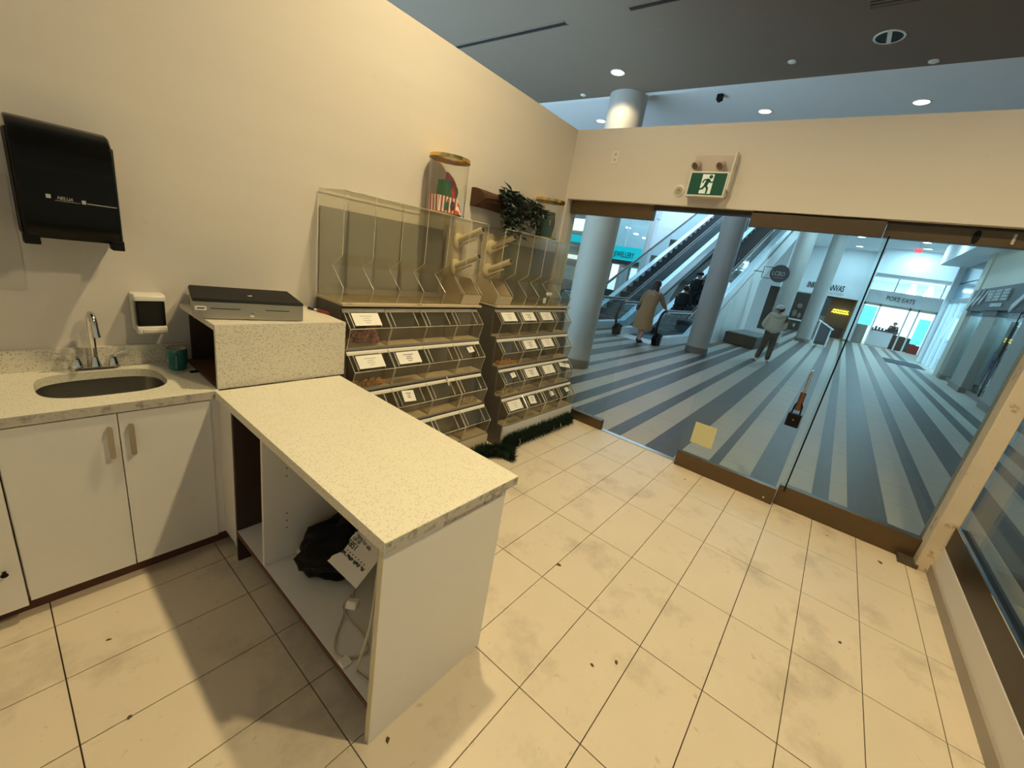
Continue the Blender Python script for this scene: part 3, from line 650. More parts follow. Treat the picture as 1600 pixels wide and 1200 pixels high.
cab = [(-3.50, -.93, .30), (-3.43, -.83, .24), (-3.455, -.82, .197), (-3.48, -.868, .197), (-3.555, -.94, .197), (-3.588, -1.0, .197), (-3.566, -1.05, .197), (-3.511, -1.077, .197), (-3.482, -1.05, .197), (-3.474, -.968, .20), (-3.474, -.872, .204), (-3.425, -.83, .197), (-3.375, -.78, .197)]
def smooth_path(P, n=6):
    P = [Vector(p) for p in P]; out = []
    for i in range(len(P) - 1):
        p0, p1, p2, p3 = P[max(i - 1, 0)], P[i], P[i + 1], P[min(i + 2, len(P) - 1)]
        for j in range(n):
            t = j / n; out.append(.5 * ((2 * p1) + (p2 - p0) * t + (2 * p0 - 5 * p1 + 4 * p2 - p3) * t * t + (3 * p1 - p0 - 3 * p2 + p3) * t ** 3))
    return out + [P[-1]]
MB().tube(smooth_path(cab), .0042, 8).build('cord', 'cable', ad)
MB().tube(smooth_path([(-3.575, -1.205, .855), (-3.58, -1.21, .70), (-3.585, -1.2, .50), (-3.585, -1.16, .33), (-3.575, -1.12, .22), (-3.57, -1.125, .197), (-3.563, -1.17, .197), (-3.56, -1.19, .197)]), .005, 8).build('cord', 'cable', ad)
B(-3.60, -3.565, -1.075, -1.04, .19, .205).build('cord_tag', 'paper', ad, bevel=.002)
MB().box(-.022, .022, -.022, .022, -.016, .016).xf(Matrix.Translation((-3.49, -.945, .325)) @ Matrix.Rotation(.6, 4, 'Z') @ Matrix.Rotation(.5, 4, 'Y')).build('plug', 'white_plastic', ad, bevel=.005)

# ================================================================== the two sweet racks
ROW = [(.334, 1.25), (.261, .985), (.184, .715), (.094, .455)]       # label rail of each row: y, z
def mbtext_lines(m, org, right, up, n, w):
    for k in range(n):
        ww = w * (.75 if k == 0 else .3 + .2 * ((k * 7) % 3) / 2)
        p = Vector(org) - Vector(up) * (.016 * k) - Vector(right) * ww / 2
        m.plate(p, Vector(right) * ww, Vector(up) * .0045, Vector(right).cross(Vector(up)) * .0006)
PROF = [(.64, 1.95), (.335, 1.945), (.335, 1.585), (.448, 1.51), (.31, 1.39), (.34, 1.297), (.64, 1.297)]
def rack(side, x0, x1, where):
    xc = (x0 + x1) / 2
    r = emp('sweet_rack', (xc, .35, 0), 'stepped dark grey sweet display rack with white label rails, %s' % where, 'display rack', 'sweet display racks')
    # stepped side cheeks
    cheek = [(.64, 0), (.64, 1.29)]
    for i, (y, z) in enumerate(ROW):
        yl = y - .105
        cheek += [(y + .02, z + .035), (y + .012, z + .02), (y + .005, z - .245)]
    cheek += [(.03, .20), (.03, .03), (.10, .0)]
    for xa, xb in ((x0, x0 + .014), (x1 - .014, x1)): MB().prism(cheek, 'x', xa, xb).build('side_cheek', 'rack_dark', r, smooth=False)
    B(x0 + .014, x1 - .014, .625, .64, .02, 1.29).build('back_board', 'rack_dark', r)
    for i, (y, z) in enumerate(ROW):
        B(x0 + .002, x1 - .002, y - .060, .62, z - .248, z - .238).build('shelf', 'rack_dark', r)
        B(x0 + .004, x1 - .004, y - .068, y - .060, z - .25, z - .237).build('shelf_lip', 'rack_grey', r)
        B(x0 + .014, x1 - .014, y + .055, y + .065, z - .24, z + .02).build('inner_back', 'rack_dark', r)
        for k in range(4):
            a = x0 + .008 + k * (x1 - x0 - .016) / 4; b = a + (x1 - x0 - .016) / 4
            MB().prism([(y - .010, z - .014), (y + .006, z + .008), (y + .010, z + .006), (y - .004, z - .016)], 'x', a + .002, b - .002).build('label_rail', 'rail_white', r)
    # base: pale front board over a dark recess
    B(x0, x1, .012, .03, .055, .205).build('base_board', 'beige_board' if side == 'A' else 'melamine', r)
    B(x0 + .014, x1 - .014, .15, .165, 0, .2).build('recess_board', 'brown_core', r)
    B(x0, x0 + .03, -.005, .03, .015, .075).build('base_foot', 'beige_board', r)
    B(x0 - .004, x1 + .004, .30, .64, 1.28, 1.296).build('top_shelf', 'beige_board', r)
    # grey back of the upper part
    g0, g1 = (x0 + .01, x1 - .21) if side == 'A' else (x0 + .21, x1 - .01)
    B(g0, g1, .636, .645, 1.30, 1.85).build('upper_back', 'rack_grey', r)
    # clear tall scoop bin along the top
    t = emp('scoop_bin', (xc, .48, 1.297), 'tall clear acrylic scoop bin on top of the %s' % ('rack by the counter' if side == 'A' else 'rack by the glass front'), 'acrylic bin', 'tall acrylic scoop bins')
    n = 6; w = (x1 - x0) / n
    for k in range(n + 1):
        x = x0 + k * w
        MB().prism(PROF, 'x', max(x - .002, x0), min(x + .002, x1)).build('divider' if 0 < k < n else 'end_wall', 'acrylic', t, smooth=False)
        pf = [(.335, 1.945), (.335, 1.585), (.448, 1.51), (.31, 1.39), (.337, 1.30)]
        MB().tube([(x, y, z) for y, z in pf], .0024, 5).build('cut_edge', 'acrylic_edge', t)
    B(x0, x1, .333, .337, 1.585, 1.945).build('front_wall', 'acrylic', t)
    MB().prism([(.335, 1.585), (.337, 1.587), (.450, 1.512), (.448, 1.51)], 'x', x0, x1).build('throat', 'acrylic', t)
    MB().prism([(.308, 1.39), (.312, 1.39), (.342, 1.297), (.338, 1.297)], 'x', x0, x1).build('front_lip', 'acrylic_dirty', t)
    B(x0, x1, .34, .63, 1.297, 1.302).build('tray_floor', 'acrylic_dirty', t)
    B(x0, x1, .335, .635, 1.944, 1.950).build('lid', 'acrylic', t)
    for ya in (.337, .637): MB().tube([(x0, ya, 1.95), (x1, ya, 1.95)], .0025, 5).build('lid_edge', 'acrylic_edge', t)
    for k in range(2): B(x0 + .02 + k * .55, x0 + .06 + k * .55, .30, .306, 1.292, 1.296).build('clip', 'black', t)
    # the compartment with the beige board and its two slanted tubes
    m0, m1 = (x1 - w, x1) if side == 'A' else (x0, x0 + w)
    hb = emp('scoop_holder', ((m0 + m1) / 2, .55, 1.30), 'beige board with two slanted scoop tubes, %s' % ('right end of the rack by the counter' if side == 'A' else 'left end of the rack by the glass'), 'scoop holder', 'scoop holders')
    B(m0 + .01, m1 - .01 + (.12 if side == 'B' else 0), .60, .61, 1.50, 1.90).build('board', 'beige_board', hb)
    MB().prism([(.60, 1.30), (.60, 1.50), (.46, 1.50), (.325, 1.375), (.345, 1.303)], 'x', m0 + .004, m0 + .009).build('tray_side', 'beige_board', hb)
    MB().prism([(.60, 1.30), (.60, 1.50), (.46, 1.50), (.325, 1.375), (.345, 1.303)], 'x', m1 - .009, m1 - .004).build('tray_side', 'beige_board', hb)
    MB().prism([(.33, 1.302), (.312, 1.378), (.318, 1.38), (.337, 1.304)], 'x', m0 + .004, m1 - .004).build('tray_front', 'beige_board', hb)
    for zz, dxx in ((1.787, 0), (1.575, -.006)):
        xx = (m0 + m1) / 2 + (.03 if side == 'A' else .02) + dxx
        c = Vector((xx, .597, zz)); d = Vector((.03, -.25, .12)).normalized()
        MB().lathe([(.062, 0), (.062, -.012), (.05, -.02), (.03, -.024)], (xx, .60, zz), 22, 'y').build('mount_disc', 'beige_tube', hb)
        tb = MB().tube([c, c + d * .27], .025, 16).build('tube', 'beige_tube', hb)
        MB().tube([c + d * .269, c + d * .273], .02, 14).build('tube_mouth', 'ink', tb)
        MB().tube([c + Vector((0, 0, -.05)), c + Vector((0, 0, -.05)) + d * .2], .008, 8).build('rod', 'beige_tube', hb)
    return r
rack('A', -2.86, -1.605, 'behind the stone box')
rack('B', -1.385, -.125, 'beside the glass front')
# the lidded bins
ORD = ['leftmost', 'second', 'third', 'rightmost']; RN = ['top', 'second', 'third', 'bottom']
CARDS = {('A', 0, 0): 'big', ('A', 1, 0): 'big', ('A', 1, 1): 'big', ('A', 1, 3): 'small', ('A', 2, 1): 'mid',
         ('B', 0, 0): 'big', ('B', 0, 1): 'big', ('B', 0, 2): 'big', ('B', 1, 1): 'big', ('B', 1, 2): 'big',
         ('B', 2, 0): 'small', ('B', 2, 1): 'big', ('B', 2, 2): 'big', ('B', 2, 3): 'slip', ('B', 3, 0): 'big', ('B', 3, 1): 'mid', ('B', 3, 2): 'small', ('B', 3, 3): 'small'}
FILL = {('A', 0, 0): 'candy_pink', ('A', 1, 0): 'candy_orange', ('B', 1, 0): 'candy_orange', ('B', 2, 0): 'candy_dust', ('A', 2, 3): 'candy_dust'}
protos = {}
def make_bin(side, i, k, x0, w):
    y, z = ROW[i]
    xa, xb = x0 + .004, x0 + w - .004; xm = (xa + xb) / 2
    place = '%s in %s row, rack by the %s' % (ORD[k], RN[i], 'counter' if side == 'A' else 'glass')
    card = CARDS.get((side, i, k)); fill = FILL.get((side, i, k))
    desc = {'big': 'large price card', 'mid': 'curled price card', 'small': 'small white price tag', 'slip': 'slipped white card', None: 'bare lid'}[card]
    kind = {'candy_pink': 'bin of pink sweets', 'candy_orange': 'bin of orange sweets', 'candy_dust': 'crumb strewn bin', None: 'clear bin'}[fill]
    root = emp('sweet_bin', (xm, y - .02, z - .238), '%s with %s, %s' % (kind, desc, place), 'acrylic bin', 'lidded sweet bins on the racks')
    key = round(w, 3)
    if key not in protos:
        q = (y - .334, z - 1.25)
        P = lambda a, b: (a + q[0], b + q[1])
        side_poly = [P(.38, 1.245), P(.330, 1.245), P(.234, 1.146), P(.268, 1.014), P(.385, 1.014)]
        parts = []
        for s0, s1 in ((xa, xa + .003), (xb - .003, xb)): parts.append(MB().prism(side_poly, 'x', s0, s1).build('side_wall', 'acrylic_dirty', root, smooth=False))
        parts.append(MB().prism([P(.234, 1.146), P(.237, 1.146), P(.271, 1.014), P(.268, 1.014)], 'x', xa, xb).build('front_wall', 'acrylic_dirty', root, smooth=False))
        parts.append(B(xa, xb, .27 + q[0], .385 + q[0], 1.013 + q[1], 1.017 + q[1]).build('floor_panel', 'beige_board', root))
        lid = MB().prism([P(.330, 1.245), P(.330, 1.249), P(.234, 1.150), P(.234, 1.146)], 'x', xa, xb).build('lid', 'acrylic', root, smooth=False); parts.append(lid)
        e = MB()
        for xx in (xa, xb): e.tube([(xx,) + P(.330, 1.247), (xx,) + P(.234, 1.148), (xx,) + P(.268, 1.016)], .0018, 5)
        e.tube([(xa,) + P(.234, 1.148), (xb,) + P(.234, 1.148)], .0022, 5)
        parts.append(e.build('cut_edge', 'acrylic_edge', root))
        # raised card pocket on the lid
        c0, c1 = xa + .03, xb - .075
        pk = MB().prism([P(.316, 1.238), P(.319, 1.243), P(.243, 1.165), P(.240, 1.160)], 'x', c0, c1).build('card_pocket', 'acrylic', root, smooth=False); parts.append(pk)
        for s0 in (c0 - .003, c1): parts.append(MB().prism([P(.318, 1.236), P(.321, 1.246), P(.240, 1.165), P(.238, 1.154)], 'x', s0, s0 + .003).build('pocket_rib', 'acrylic_edge', root, smooth=False))
        parts.append(MB().lathe([(.001, 0), (.005, 0), (.004, .006), (.001, .007)], (xm, .322 + q[0], 1.243 + q[1]), 8).build('lid_stud', 'rail_white', root))
        protos[key] = (root, parts)
    else:
        r0, parts = protos[key]
        for p_ in parts:
            c = p_.copy(); COL.objects.link(c); c.parent = root; c.location = p_.location; WL[c.name] = WL[root.name]
    U = Vector((0, .0695, .072)); U.normalize(); N = Vector((0, -.72, .69)).normalized(); R = Vector((1, 0, 0))
    low = Vector((0, y - .334 + .2375, z - 1.25 + 1.160)) + N * .006
    if card:
        cw, ch, cx, off = {'big': (w - .115, .094, xa + .036, .006), 'mid': (.10, .085, xa + .05, .02), 'small': (.07, .05, xa + .12, .035), 'slip': (.19, .05, xa + .05, .06)}[card]
        rr, uu = R, U
        if card in ('small', 'mid', 'slip'):
            an = {'small': .12, 'mid': -.08, 'slip': -.22}[card]; rr = (R * math.cos(an) + U * math.sin(an)); uu = (U * math.cos(an) - R * math.sin(an))
        p0 = Vector((cx, 0, 0)) + low + U * off
        cd_ = MB().plate(p0, rr * cw, uu * ch, N * .001).build('price_card', 'paper', root)
        m = MB(); mid = p0 + rr * cw / 2 + uu * ch * .72 + N * .0013
        mbtext_lines(m, mid, rr, uu, 4 if card == 'big' else 3 if card == 'mid' else 2, cw * .6)
        m.build('card_print', 'cable' if card == 'big' and k % 2 == 0 else 'ink', cd_)
    if fill:
        random.seed(i * 10 + k)
        m = MB()
        for q in range(46 if fill != 'candy_pink' else 30):
            hx = random.uniform(xa + .03, xb - (.03 if fill != 'candy_pink' else .06)); hy = y - .334 + random.uniform(.285, .37)
            hz = z - .232 + random.uniform(.004, .03 if fill != 'candy_pink' else .11) * (1 - (.5 if fill != 'candy_pink' else 0))
            s_ = .012 if fill != 'candy_pink' else .026
            m.ell((hx, hy, hz + s_ * .6), (s_ * random.uniform(.7, 1.3), s_ * random.uniform(.6, 1), s_ * random.uniform(.6, 1)), 7, 5)
        o = m.build('sweets_heap', fill, root); o['kind'] = 'stuff'
    return root
for side, x0, x1 in (('A', -2.85, -1.615), ('B', -1.375, -.135)):
    w = (x1 - x0) / 4
    for i in range(4):
        for k in range(4): make_bin(side, i, k, x0 + k * w, w)
# scoops tied on two bins
for (x, y, z, lb) in ((-2.02, .19, .74, 'clear plastic scoop resting on a third row bin by the counter'), (-.62, .07, .46, 'clear plastic scoop resting on the bottom row by the glass')):
    t = emp('plastic_scoop', (x, y, z - .07), lb, 'scoop', 'plastic scoops')
    MB().tube([(x, y, z), (x - .02, y - .06, z - .05)], .006, 8).build('handle', 'acrylic_edge', t)
    MB().loft([[(x - .02 + a * (1 + s_), y - .06 - .03 * s_, z - .05 - .03 * s_ + b * (1 + s_)) for a, b in ((-.018, .0), (-.012, -.012), (.012, -.012), (.018, 0), (.012, .012), (-.012, .012))] for s_ in (0, .6, 1.2)]).build('bowl', 'acrylic', t)
tagr = emp('crumpled_wrapper', (-.62, .31, 1.39), 'crumpled white wrapper stuck on the clear bin by the glass', 'wrapper')
bm = bmesh.new(); bmesh.ops.create_icosphere(bm, subdivisions=2, radius=1); random.seed(4)
for v in bm.verts:
    k = random.uniform(.6, 1.2); v.co = (v.co.x * .06 * k, v.co.y * .012, v.co.z * .022 * k)
me = bpy.data.meshes.new('scrap'); bm.to_mesh(me); bm.free(); me.materials.append(T['white_plastic']); o = bpy.data.objects.new('scrap', me); COL.objects.link(o); o.parent = tagr; o.location = (0, -.018, .035)
B(-.68, -.63, .306, .3085, 1.33, 1.385).build('tape_strip', 'white_plastic', tagr)

# ---------------- decorations on the racks
def clear_tube(x, y, r, z0, h, label):
    t = emp('display_cylinder', (x, y, z0), label, 'display cylinder', 'clear display cylinders with gold lids')
    MB().lathe([(r, z0 + .01), (r, z0 + h - .01), (r - .003, z0 + h - .01), (r - .003, z0 + .01), (r, z0 + .01)], (x, y, 0), 40, cap=False).build('wall', 'tube_glass', t)
    MB().lathe([(r + .004, z0 + h - .022), (r + .004, z0 + h), (r - .002, z0 + h + .002), (.001, z0 + h + .002)], (x, y, 0), 40, cap=False).build('lid', 'gold', t)
    MB().lathe([(.001, z0), (r + .003, z0), (r + .003, z0 + .014), (.001, z0 + .012)], (x, y, 0), 40, cap=False).build('base', 'gold', t)
    return t
zt = 1.953
t1 = clear_tube(-1.955, .49, .148, zt, .40, 'large clear cylinder with gold lid, over the counter side rack')
t2 = clear_tube(-.60, .49, .145, zt, .37, 'clear cylinder with gold lid beside the glass front')
gx, gy = -1.975, .47
pl = emp('gift_basket', (gx, gy, zt + .014), 'red and white striped gift basket inside the clear cylinder', 'gift')
MB().prism([(gx - .11, zt + .014), (gx + .07, zt + .014), (gx + .075, zt + .125), (gx - .115, zt + .125)], 'y', gy - .055, gy + .055).build('striped_box', 'candy_stripe', pl)
MB().hexa([(gx - .075, gy - .04, zt + .12), (gx + .015, gy - .04, zt + .12), (gx + .015, gy + .03, zt + .12), (gx - .075, gy + .03, zt + .12)], [(gx - .07, gy - .035, zt + .235), (gx + .01, gy - .035, zt + .24), (gx + .01, gy + .025, zt + .24), (gx - .07, gy + .025, zt + .235)]).build('green_parcel', 'green_box', pl)
MB().loft([[(gx + .03 + dx + r * math.cos(2 * PI * i / 12) * 1.1, gy + r * .7 * math.sin(2 * PI * i / 12), z) for i in range(12)] for r, z, dx in ((.055, zt + .11, 0), (.06, zt + .17, .0), (.05, zt + .23, -.005), (.03, zt + .265, -.015), (.01, zt + .295, -.04))]).build('red_cloth', 'red_fab', pl)
MB().ell((gx + .07, gy - .01, zt + .17), (.025, .03, .05)).build('green_tuft', 'green_box', pl)
MB().ell((gx - .04, gy - .058, zt + .06), (.024, .01, .03)).build('green_badge', 'green_box', pl); MB().ell((gx - .028, gy - .06, zt + .10), (.012, .006, .012)).build('gold_badge', 'gold', pl)
MB().ell((gx + .02, gy - .058, zt + .07), (.022, .01, .034)).build('brown_badge', 'bark', pl)
MB().loft([[(gx + .085 + r * math.cos(2 * PI * i / 10), gy - .04 + r * math.sin(2 * PI * i / 10), z) for i in range(10)] for r, z in ((.045, zt + .014), (.032, zt + .05), (.012, zt + .10), (.004, zt + .125))]).build('candy_cone', 'candy_stripe', pl)
hx, hy = -.60, .47
pl2 = emp('gift_card_stack', (hx, hy, zt + .014), 'dark green gift boxes inside the cylinder by the glass', 'gift')
MB().box(-.06, .06, -.045, .045, .0, .245).xf(Matrix.Translation((hx - .0, hy + .02, zt + .014)) @ Matrix.Rotation(-.5, 4, 'Z')).build('tall_box', 'green_dark', pl2, bevel=.003)
MB().box(-.05, .05, -.05, .05, 0, .10).xf(Matrix.Translation((hx - .075, hy + .0, zt + .014)) @ Matrix.Rotation(-.4, 4, 'Z')).build('low_box', 'green_dark', pl2, bevel=.003)
MB().ell((hx + .07, hy, zt + .15), (.022, .03, .10)).build('sprig', 'garland', pl2)
for a, b in ((-.012, .012), (.012, .012), (-.012, -.012), (.012, -.012)):
    MB().ell((hx - .022 + a * .9, hy - .035 + a * .45, zt + .155 + b), (.010, .006, .010)).build('print_dot', pm('salmon_print', (.55, .16, .10), .6), pl2)
# bark trough with a trailing plant
tr = emp('bark_trough', (-1.13, .62, 2.10), 'woven bark wall trough above the gap between the racks', 'planter')
ring = []
for x in [-1.545 + .0665 * i for i in range(13)]:
    ring.append([(x, .648 - .16 * max(0, math.sin(PI * j / 11)) * (1 + .03 * math.sin(9 * x + j)), 2.165 + .072 * math.cos(PI * j / 11) * (1 + .04 * math.sin(13 * x + 2 * j))) for j in range(12)])
MB().loft(ring).build('trough', 'bark', tr)
for k in range(5): MB().tube([(-1.5 + .19 * k, .49, 2.165), (-1.36 + .19 * k, .487, 2.18 - .01 * (k % 2)), (-1.31 + .19 * k, .495, 2.15)], .006, 6).build('woven_strand', 'bark', tr)
random.seed(11)
def leaf(m, p, d, L, wd):
    d = Vector(d).normalized(); s_ = d.cross(Vector((.1, .2, 1))).normalized(); n_ = s_.cross(d)
    p = Vector(p); q = [p, p + d * L * .35 + s_ * wd + n_ * L * .08, p + d * L - n_ * L * .12, p + d * L * .35 - s_ * wd + n_ * L * .08, p + d * L * .4 - n_ * .004]
    m.add(q, [(0, 1, 4), (1, 2, 4), (2, 3, 4), (3, 0, 4)])
def trailing(name, label, cx, n, zt_, zb, spread):
    t = emp(name, (cx, .50, zb), label, 'plant', 'trailing plants on the bark trough')
    stems = MB(); cl = 0
    for k in range(n):
        x = cx + random.uniform(-spread, spread); y = random.uniform(.42, .50); p = [(x * .4 + cx * .6, .52, 2.17)]
        top = zt_ + random.uniform(-.06, .02); p.append((x, y + .02, top)); z = top
        low = random.uniform(zb, zb + .2)
        for s_ in range(3):
            z = top + (low - top) * (s_ + 1) / 3; p.append((x + random.uniform(-.03, .03), y - .02 * s_, z))
        sp_ = smooth_path(p, 3); stems.tube(sp_, .003, 5)
        for q in sp_[2::2]:
            m = MB(); m2 = MB()
            for j in range(5):
                a = random.uniform(0, 2 * PI); dd = (math.cos(a), math.sin(a) * .7 - .35, random.uniform(-.5, .45)); L_ = random.uniform(.075, .12); w_ = random.uniform(.015, .024)
                leaf(m, (0, 0, 0), dd, L_, w_); leaf(m2, (0, -.003, .003), dd, L_ * .86, w_ * .38)
            for mm_ in (m, m2): mm_.v = [(v[0] + q.x, v[1] + q.y, v[2] + q.z) for v in mm_.v]
            lc = m.build('leaf_cluster', 'leaf', t, smooth=False); m2.build('leaf_stripe', 'leaf_stripe', lc, smooth=False)
    stems.build('stems', 'foliage', t)
trailing('trailing_plant', 'striped leaf plant spilling over the middle of the bark trough', -1.20, 13, 2.27, 1.90, .15)
trailing('trailing_plant', 'smaller striped leaf plant spilling at the right end of the bark trough', -.86, 7, 2.22, 1.96, .07)
# tinsel garland along the rack feet
def garland(name, label, path, r, n):
    t = emp(name, path[0], label, 'garland', 'tinsel garlands on the floor')
    sp_ = smooth_path(path, 10); m = MB(); MB().tube(sp_, r * .45, 8).build('core', 'garland', t)
    for q in range(n):
        p = sp_[random.randrange(len(sp_))] + Vector((random.uniform(-.01, .01), 0, 0)); a = random.uniform(0, 2 * PI); L = r * random.uniform(.8, 1.35)
        d = Vector((random.uniform(-.5, .5), math.cos(a), math.sin(a))).normalized(); s_ = d.cross(Vector((1, .3, .2))).normalized() * .004
        e_ = p + d * L; e_.z = max(e_.z, .003)
        m.add([p - s_, p + s_, e_], [(0, 1, 2)])
    o = m.build('tinsel', 'garland', t, smooth=False); o['kind'] = 'stuff'
    return t
g = garland('tinsel_garland', 'dark green tinsel garland along the foot of the rack by the glass', [(-1.42, -.10, .05), (-1.3, -.03, .06), (-1.0, -.02, .06), (-.6, -.02, .06), (-.2, -.015, .06)], .085, 7000)
for x in (-.62, -.48, -1.22): MB().tube([(x, -.075, .09), (x + .012, -.085, .055), (x + .002, -.08, .03)], .005, 6).build('silver_tie', 'chrome', g)
garland('tinsel_garland', 'dark green tinsel heap at the foot of the rack by the counter', [(-1.95, -.02, .06), (-1.68, -.02, .06), (-1.52, -.10, .05), (-1.50, -.20, .045)], .08, 3600)
# litter on the floor
random.seed(21)
def crumb(x, y, s_, mat, label):
    bm = bmesh.new(); bmesh.ops.create_icosphere(bm, subdivisions=1, radius=1)
    for v in bm.verts: k = random.uniform(.5, 1.3); v.co = (v.co.x * s_ * k * 1.6, v.co.y * s_ * k, max(v.co.z, -.3) * s_ * .35 + s_ * .11)
    me = bpy.data.meshes.new('floor_crumb'); bm.to_mesh(me); bm.free(); me.materials.append(T[mat]); o = bpy.data.objects.new('floor_crumb', me); COL.objects.link(o)
    o.location = (x, y, 0.0005); o.rotation_euler[2] = random.uniform(0, 3); return tag(o, label, 'litter', 'crumbs on the shop floor')
CR = [(-2.27, -1.233, 0.012), (-0.286, -2.889, 0.014), (-2.119, -1.348, 0.006), (-1.087, -1.478, 0.006), (-1.592, -1.655, 0.006), (-0.985, -1.181, 0.006), (-0.329, -1.425, 0.008), (-1.452, -0.824, 0.006), (-2.604, -1.78, 0.008), (-2.736, -1.629, 0.006), (-2.707, -1.704, 0.008), (-0.213, -2.555, 0.006), (-1.522, -2.648, 0.008), (-1.589, -0.607, 0.009), (-0.896, -1.913, 0.009), (-1.911, -2.664, 0.006), (-2.084, -2.716, 0.006), (-3.543, -1.299, 0.008), (-3.833, -0.926, 0.006), (-3.88, -0.931, 0.005), (-4.122, -0.204, 0.006), (-4.13, -0.61, 0.008), (-0.86, -2.369, 0.005), (-2.488, -2.101, 0.006), (-2.25, -2.337, 0.005), (-1.686, -0.618, 0.006)]
CRL = {0: 'dark curled scrap on the tiles right of the peninsula counter', 1: 'brown scrap on the tiles before the right glass panel', 6: 'small dark crumb just inside the open doorway', 8: 'dark crumb low in the picture, right of the counter end',
       11: 'dark crumb near the right glass door rail', 12: 'dark sliver on the tiles toward the right knee wall', 13: 'tiny white crumb beside the counter corner', 14: 'tiny white crumb on the tiles in front of the sliding door',
       17: 'dark crumb at the foot of the counter end panel', 20: 'dark speck on the tiles before the sink cabinet', 21: 'black speck on the tile joint left of the counter', 10: 'dark crumb left of the other crumbs by the counter end'}
for k, (x, y, s_) in enumerate(CR):
    if k in CRL: crumb(x, y, s_, 'white_plastic' if k in (13, 14) else 'grout', CRL[k])

# ================================================================== the mall outside
mf = struct(MB().box(0.0, 34, -7.0, 10.2, -.2, -.003).box(-9, 0.0, -7.0, YR - .12, -.2, -.003).build('floor_mall', 'mall_floor', smooth=False), 'pale mall paving with charcoal stripes')
dark = [(-5.03, -4.78), (-4.56, -4.39), (-4.07, -3.76), (-3.43, -3.28), (-2.99, -2.69), (-2.54, -2.40), (-2.11, -1.87), (-1.57, -1.47), (-1.18, -.86), (-.565, -.403), (-.075, .214), (.317, .519), (.797, 1.019),
        (1.302, 1.427), (1.759, 2.065), (2.351, 2.512), (2.76, 3.11), (3.45, 3.6), (3.9, 4.2), (4.55, 4.7), (5.0, 5.3), (5.7, 5.85), (6.2, 6.5), (6.9, 7.05), (7.4, 7.7), (8.1, 8.25), (8.6, 8.9)]
for a, b in dark:
    if b > 9.8 or a < -5.3: continue
    xs = 0.055 if a > YR - .2 else -6
    B(xs, 28.6, a, b, -.003, .0).build('dark_stripe', 'mall_dark', mf, smooth=False)
# paving joints across the pale rows, near the shop where they can be seen
for x in [.6 + .61 * i for i in range(14)]:
    B(x, x + .006, -5.2, 2.0, -.003, -.0022).build('paving_joint', 'pil', mf, smooth=False)
mc = struct(MB().box(2.35, 6.1, -7, 1.25, 4.45, 4.6).box(6.0, 34, -7, 1.25, ZM, ZM + .15).box(6, 6.1, -7, 1.25, 4.6, ZM).box(6.1, 23.2, -7, -4.75, 4.43, ZM).build('ceiling_mall', 'mall_ceiling', smooth=False))
B(2.35, 2.45, -7, 10, ZC, 4.55).build('ceiling_step', 'mall_ceiling', mc)
m = MB()      # high ceiling over the escalators, open to the sky in the middle
m.box(2.35, 9.0, 1.25, 10.2, 4.45, 4.6).box(9.0, 34, 8.6, 10.2, 6.4, 6.55).box(9, 9.1, 1.25, 10.2, 4.45, 6.55).box(9, 12, 2.6, 8.6, 6.4, 6.55).box(29, 34, 1.25, 8.6, 6.4, 6.55).box(9, 29, 1.15, 2.6, 6.4, 6.55).box(9, 34, 1.15, 1.25, ZM, 6.55)
struct(m.build('ceiling_atrium', 'mall_ceiling', smooth=False))
sk_ = emp('skylight', (18, 5.6, 6.5)); struct(sk_, 'glazed skylight over the escalators')
for i in range(9): B(12 + i * 2.1 - .05, 12 + i * 2.1 + .05, 2.6, 8.6, 6.42, 6.54).build('glazing_bar', 'mall_white', sk_)
B(12, 29, 5.55, 5.65, 6.42, 6.54).build('ridge_bar', 'mall_white', sk_)
struct(B(-9, 34, 10.2, 10.35, 0, 6.5).build('wall_mall_left', 'mall_white'))
struct(B(-9.15, -9, -7, 10.2, 0, 4.4).build('wall_mall_back', 'mall_white'))
struct(B(34, 34.2, -7, 10.2, 0, 6.5).build('wall_mall_far', 'mall_white'))
# white round columns
def column(x, y, r, h, label):
    t = emp('mall_column', (x, y, 0), label, 'column', 'round mall columns')
    MB().lathe([(r, .16), (r, h)], (x, y, 0), 40).build('shaft', 'column', t)
    MB().lathe([(r + .012, 0), (r + .012, .155), (r, .165)], (x, y, 0), 40).build('base_band', 'column_base', t)
column(2.42, 1.50, .29, ZC, 'round pale column nearest the shop, left of the doorway')
column(7.95, .76, .285, ZM, 'round pale column beside the escalator, its brown base in view')
column(14.95, -.20, .285, ZM, 'round pale column behind the man in the white cap')
column(20.4, -.92, .31, ZM, 'farthest round pale column, in front of the tattoo shop window')

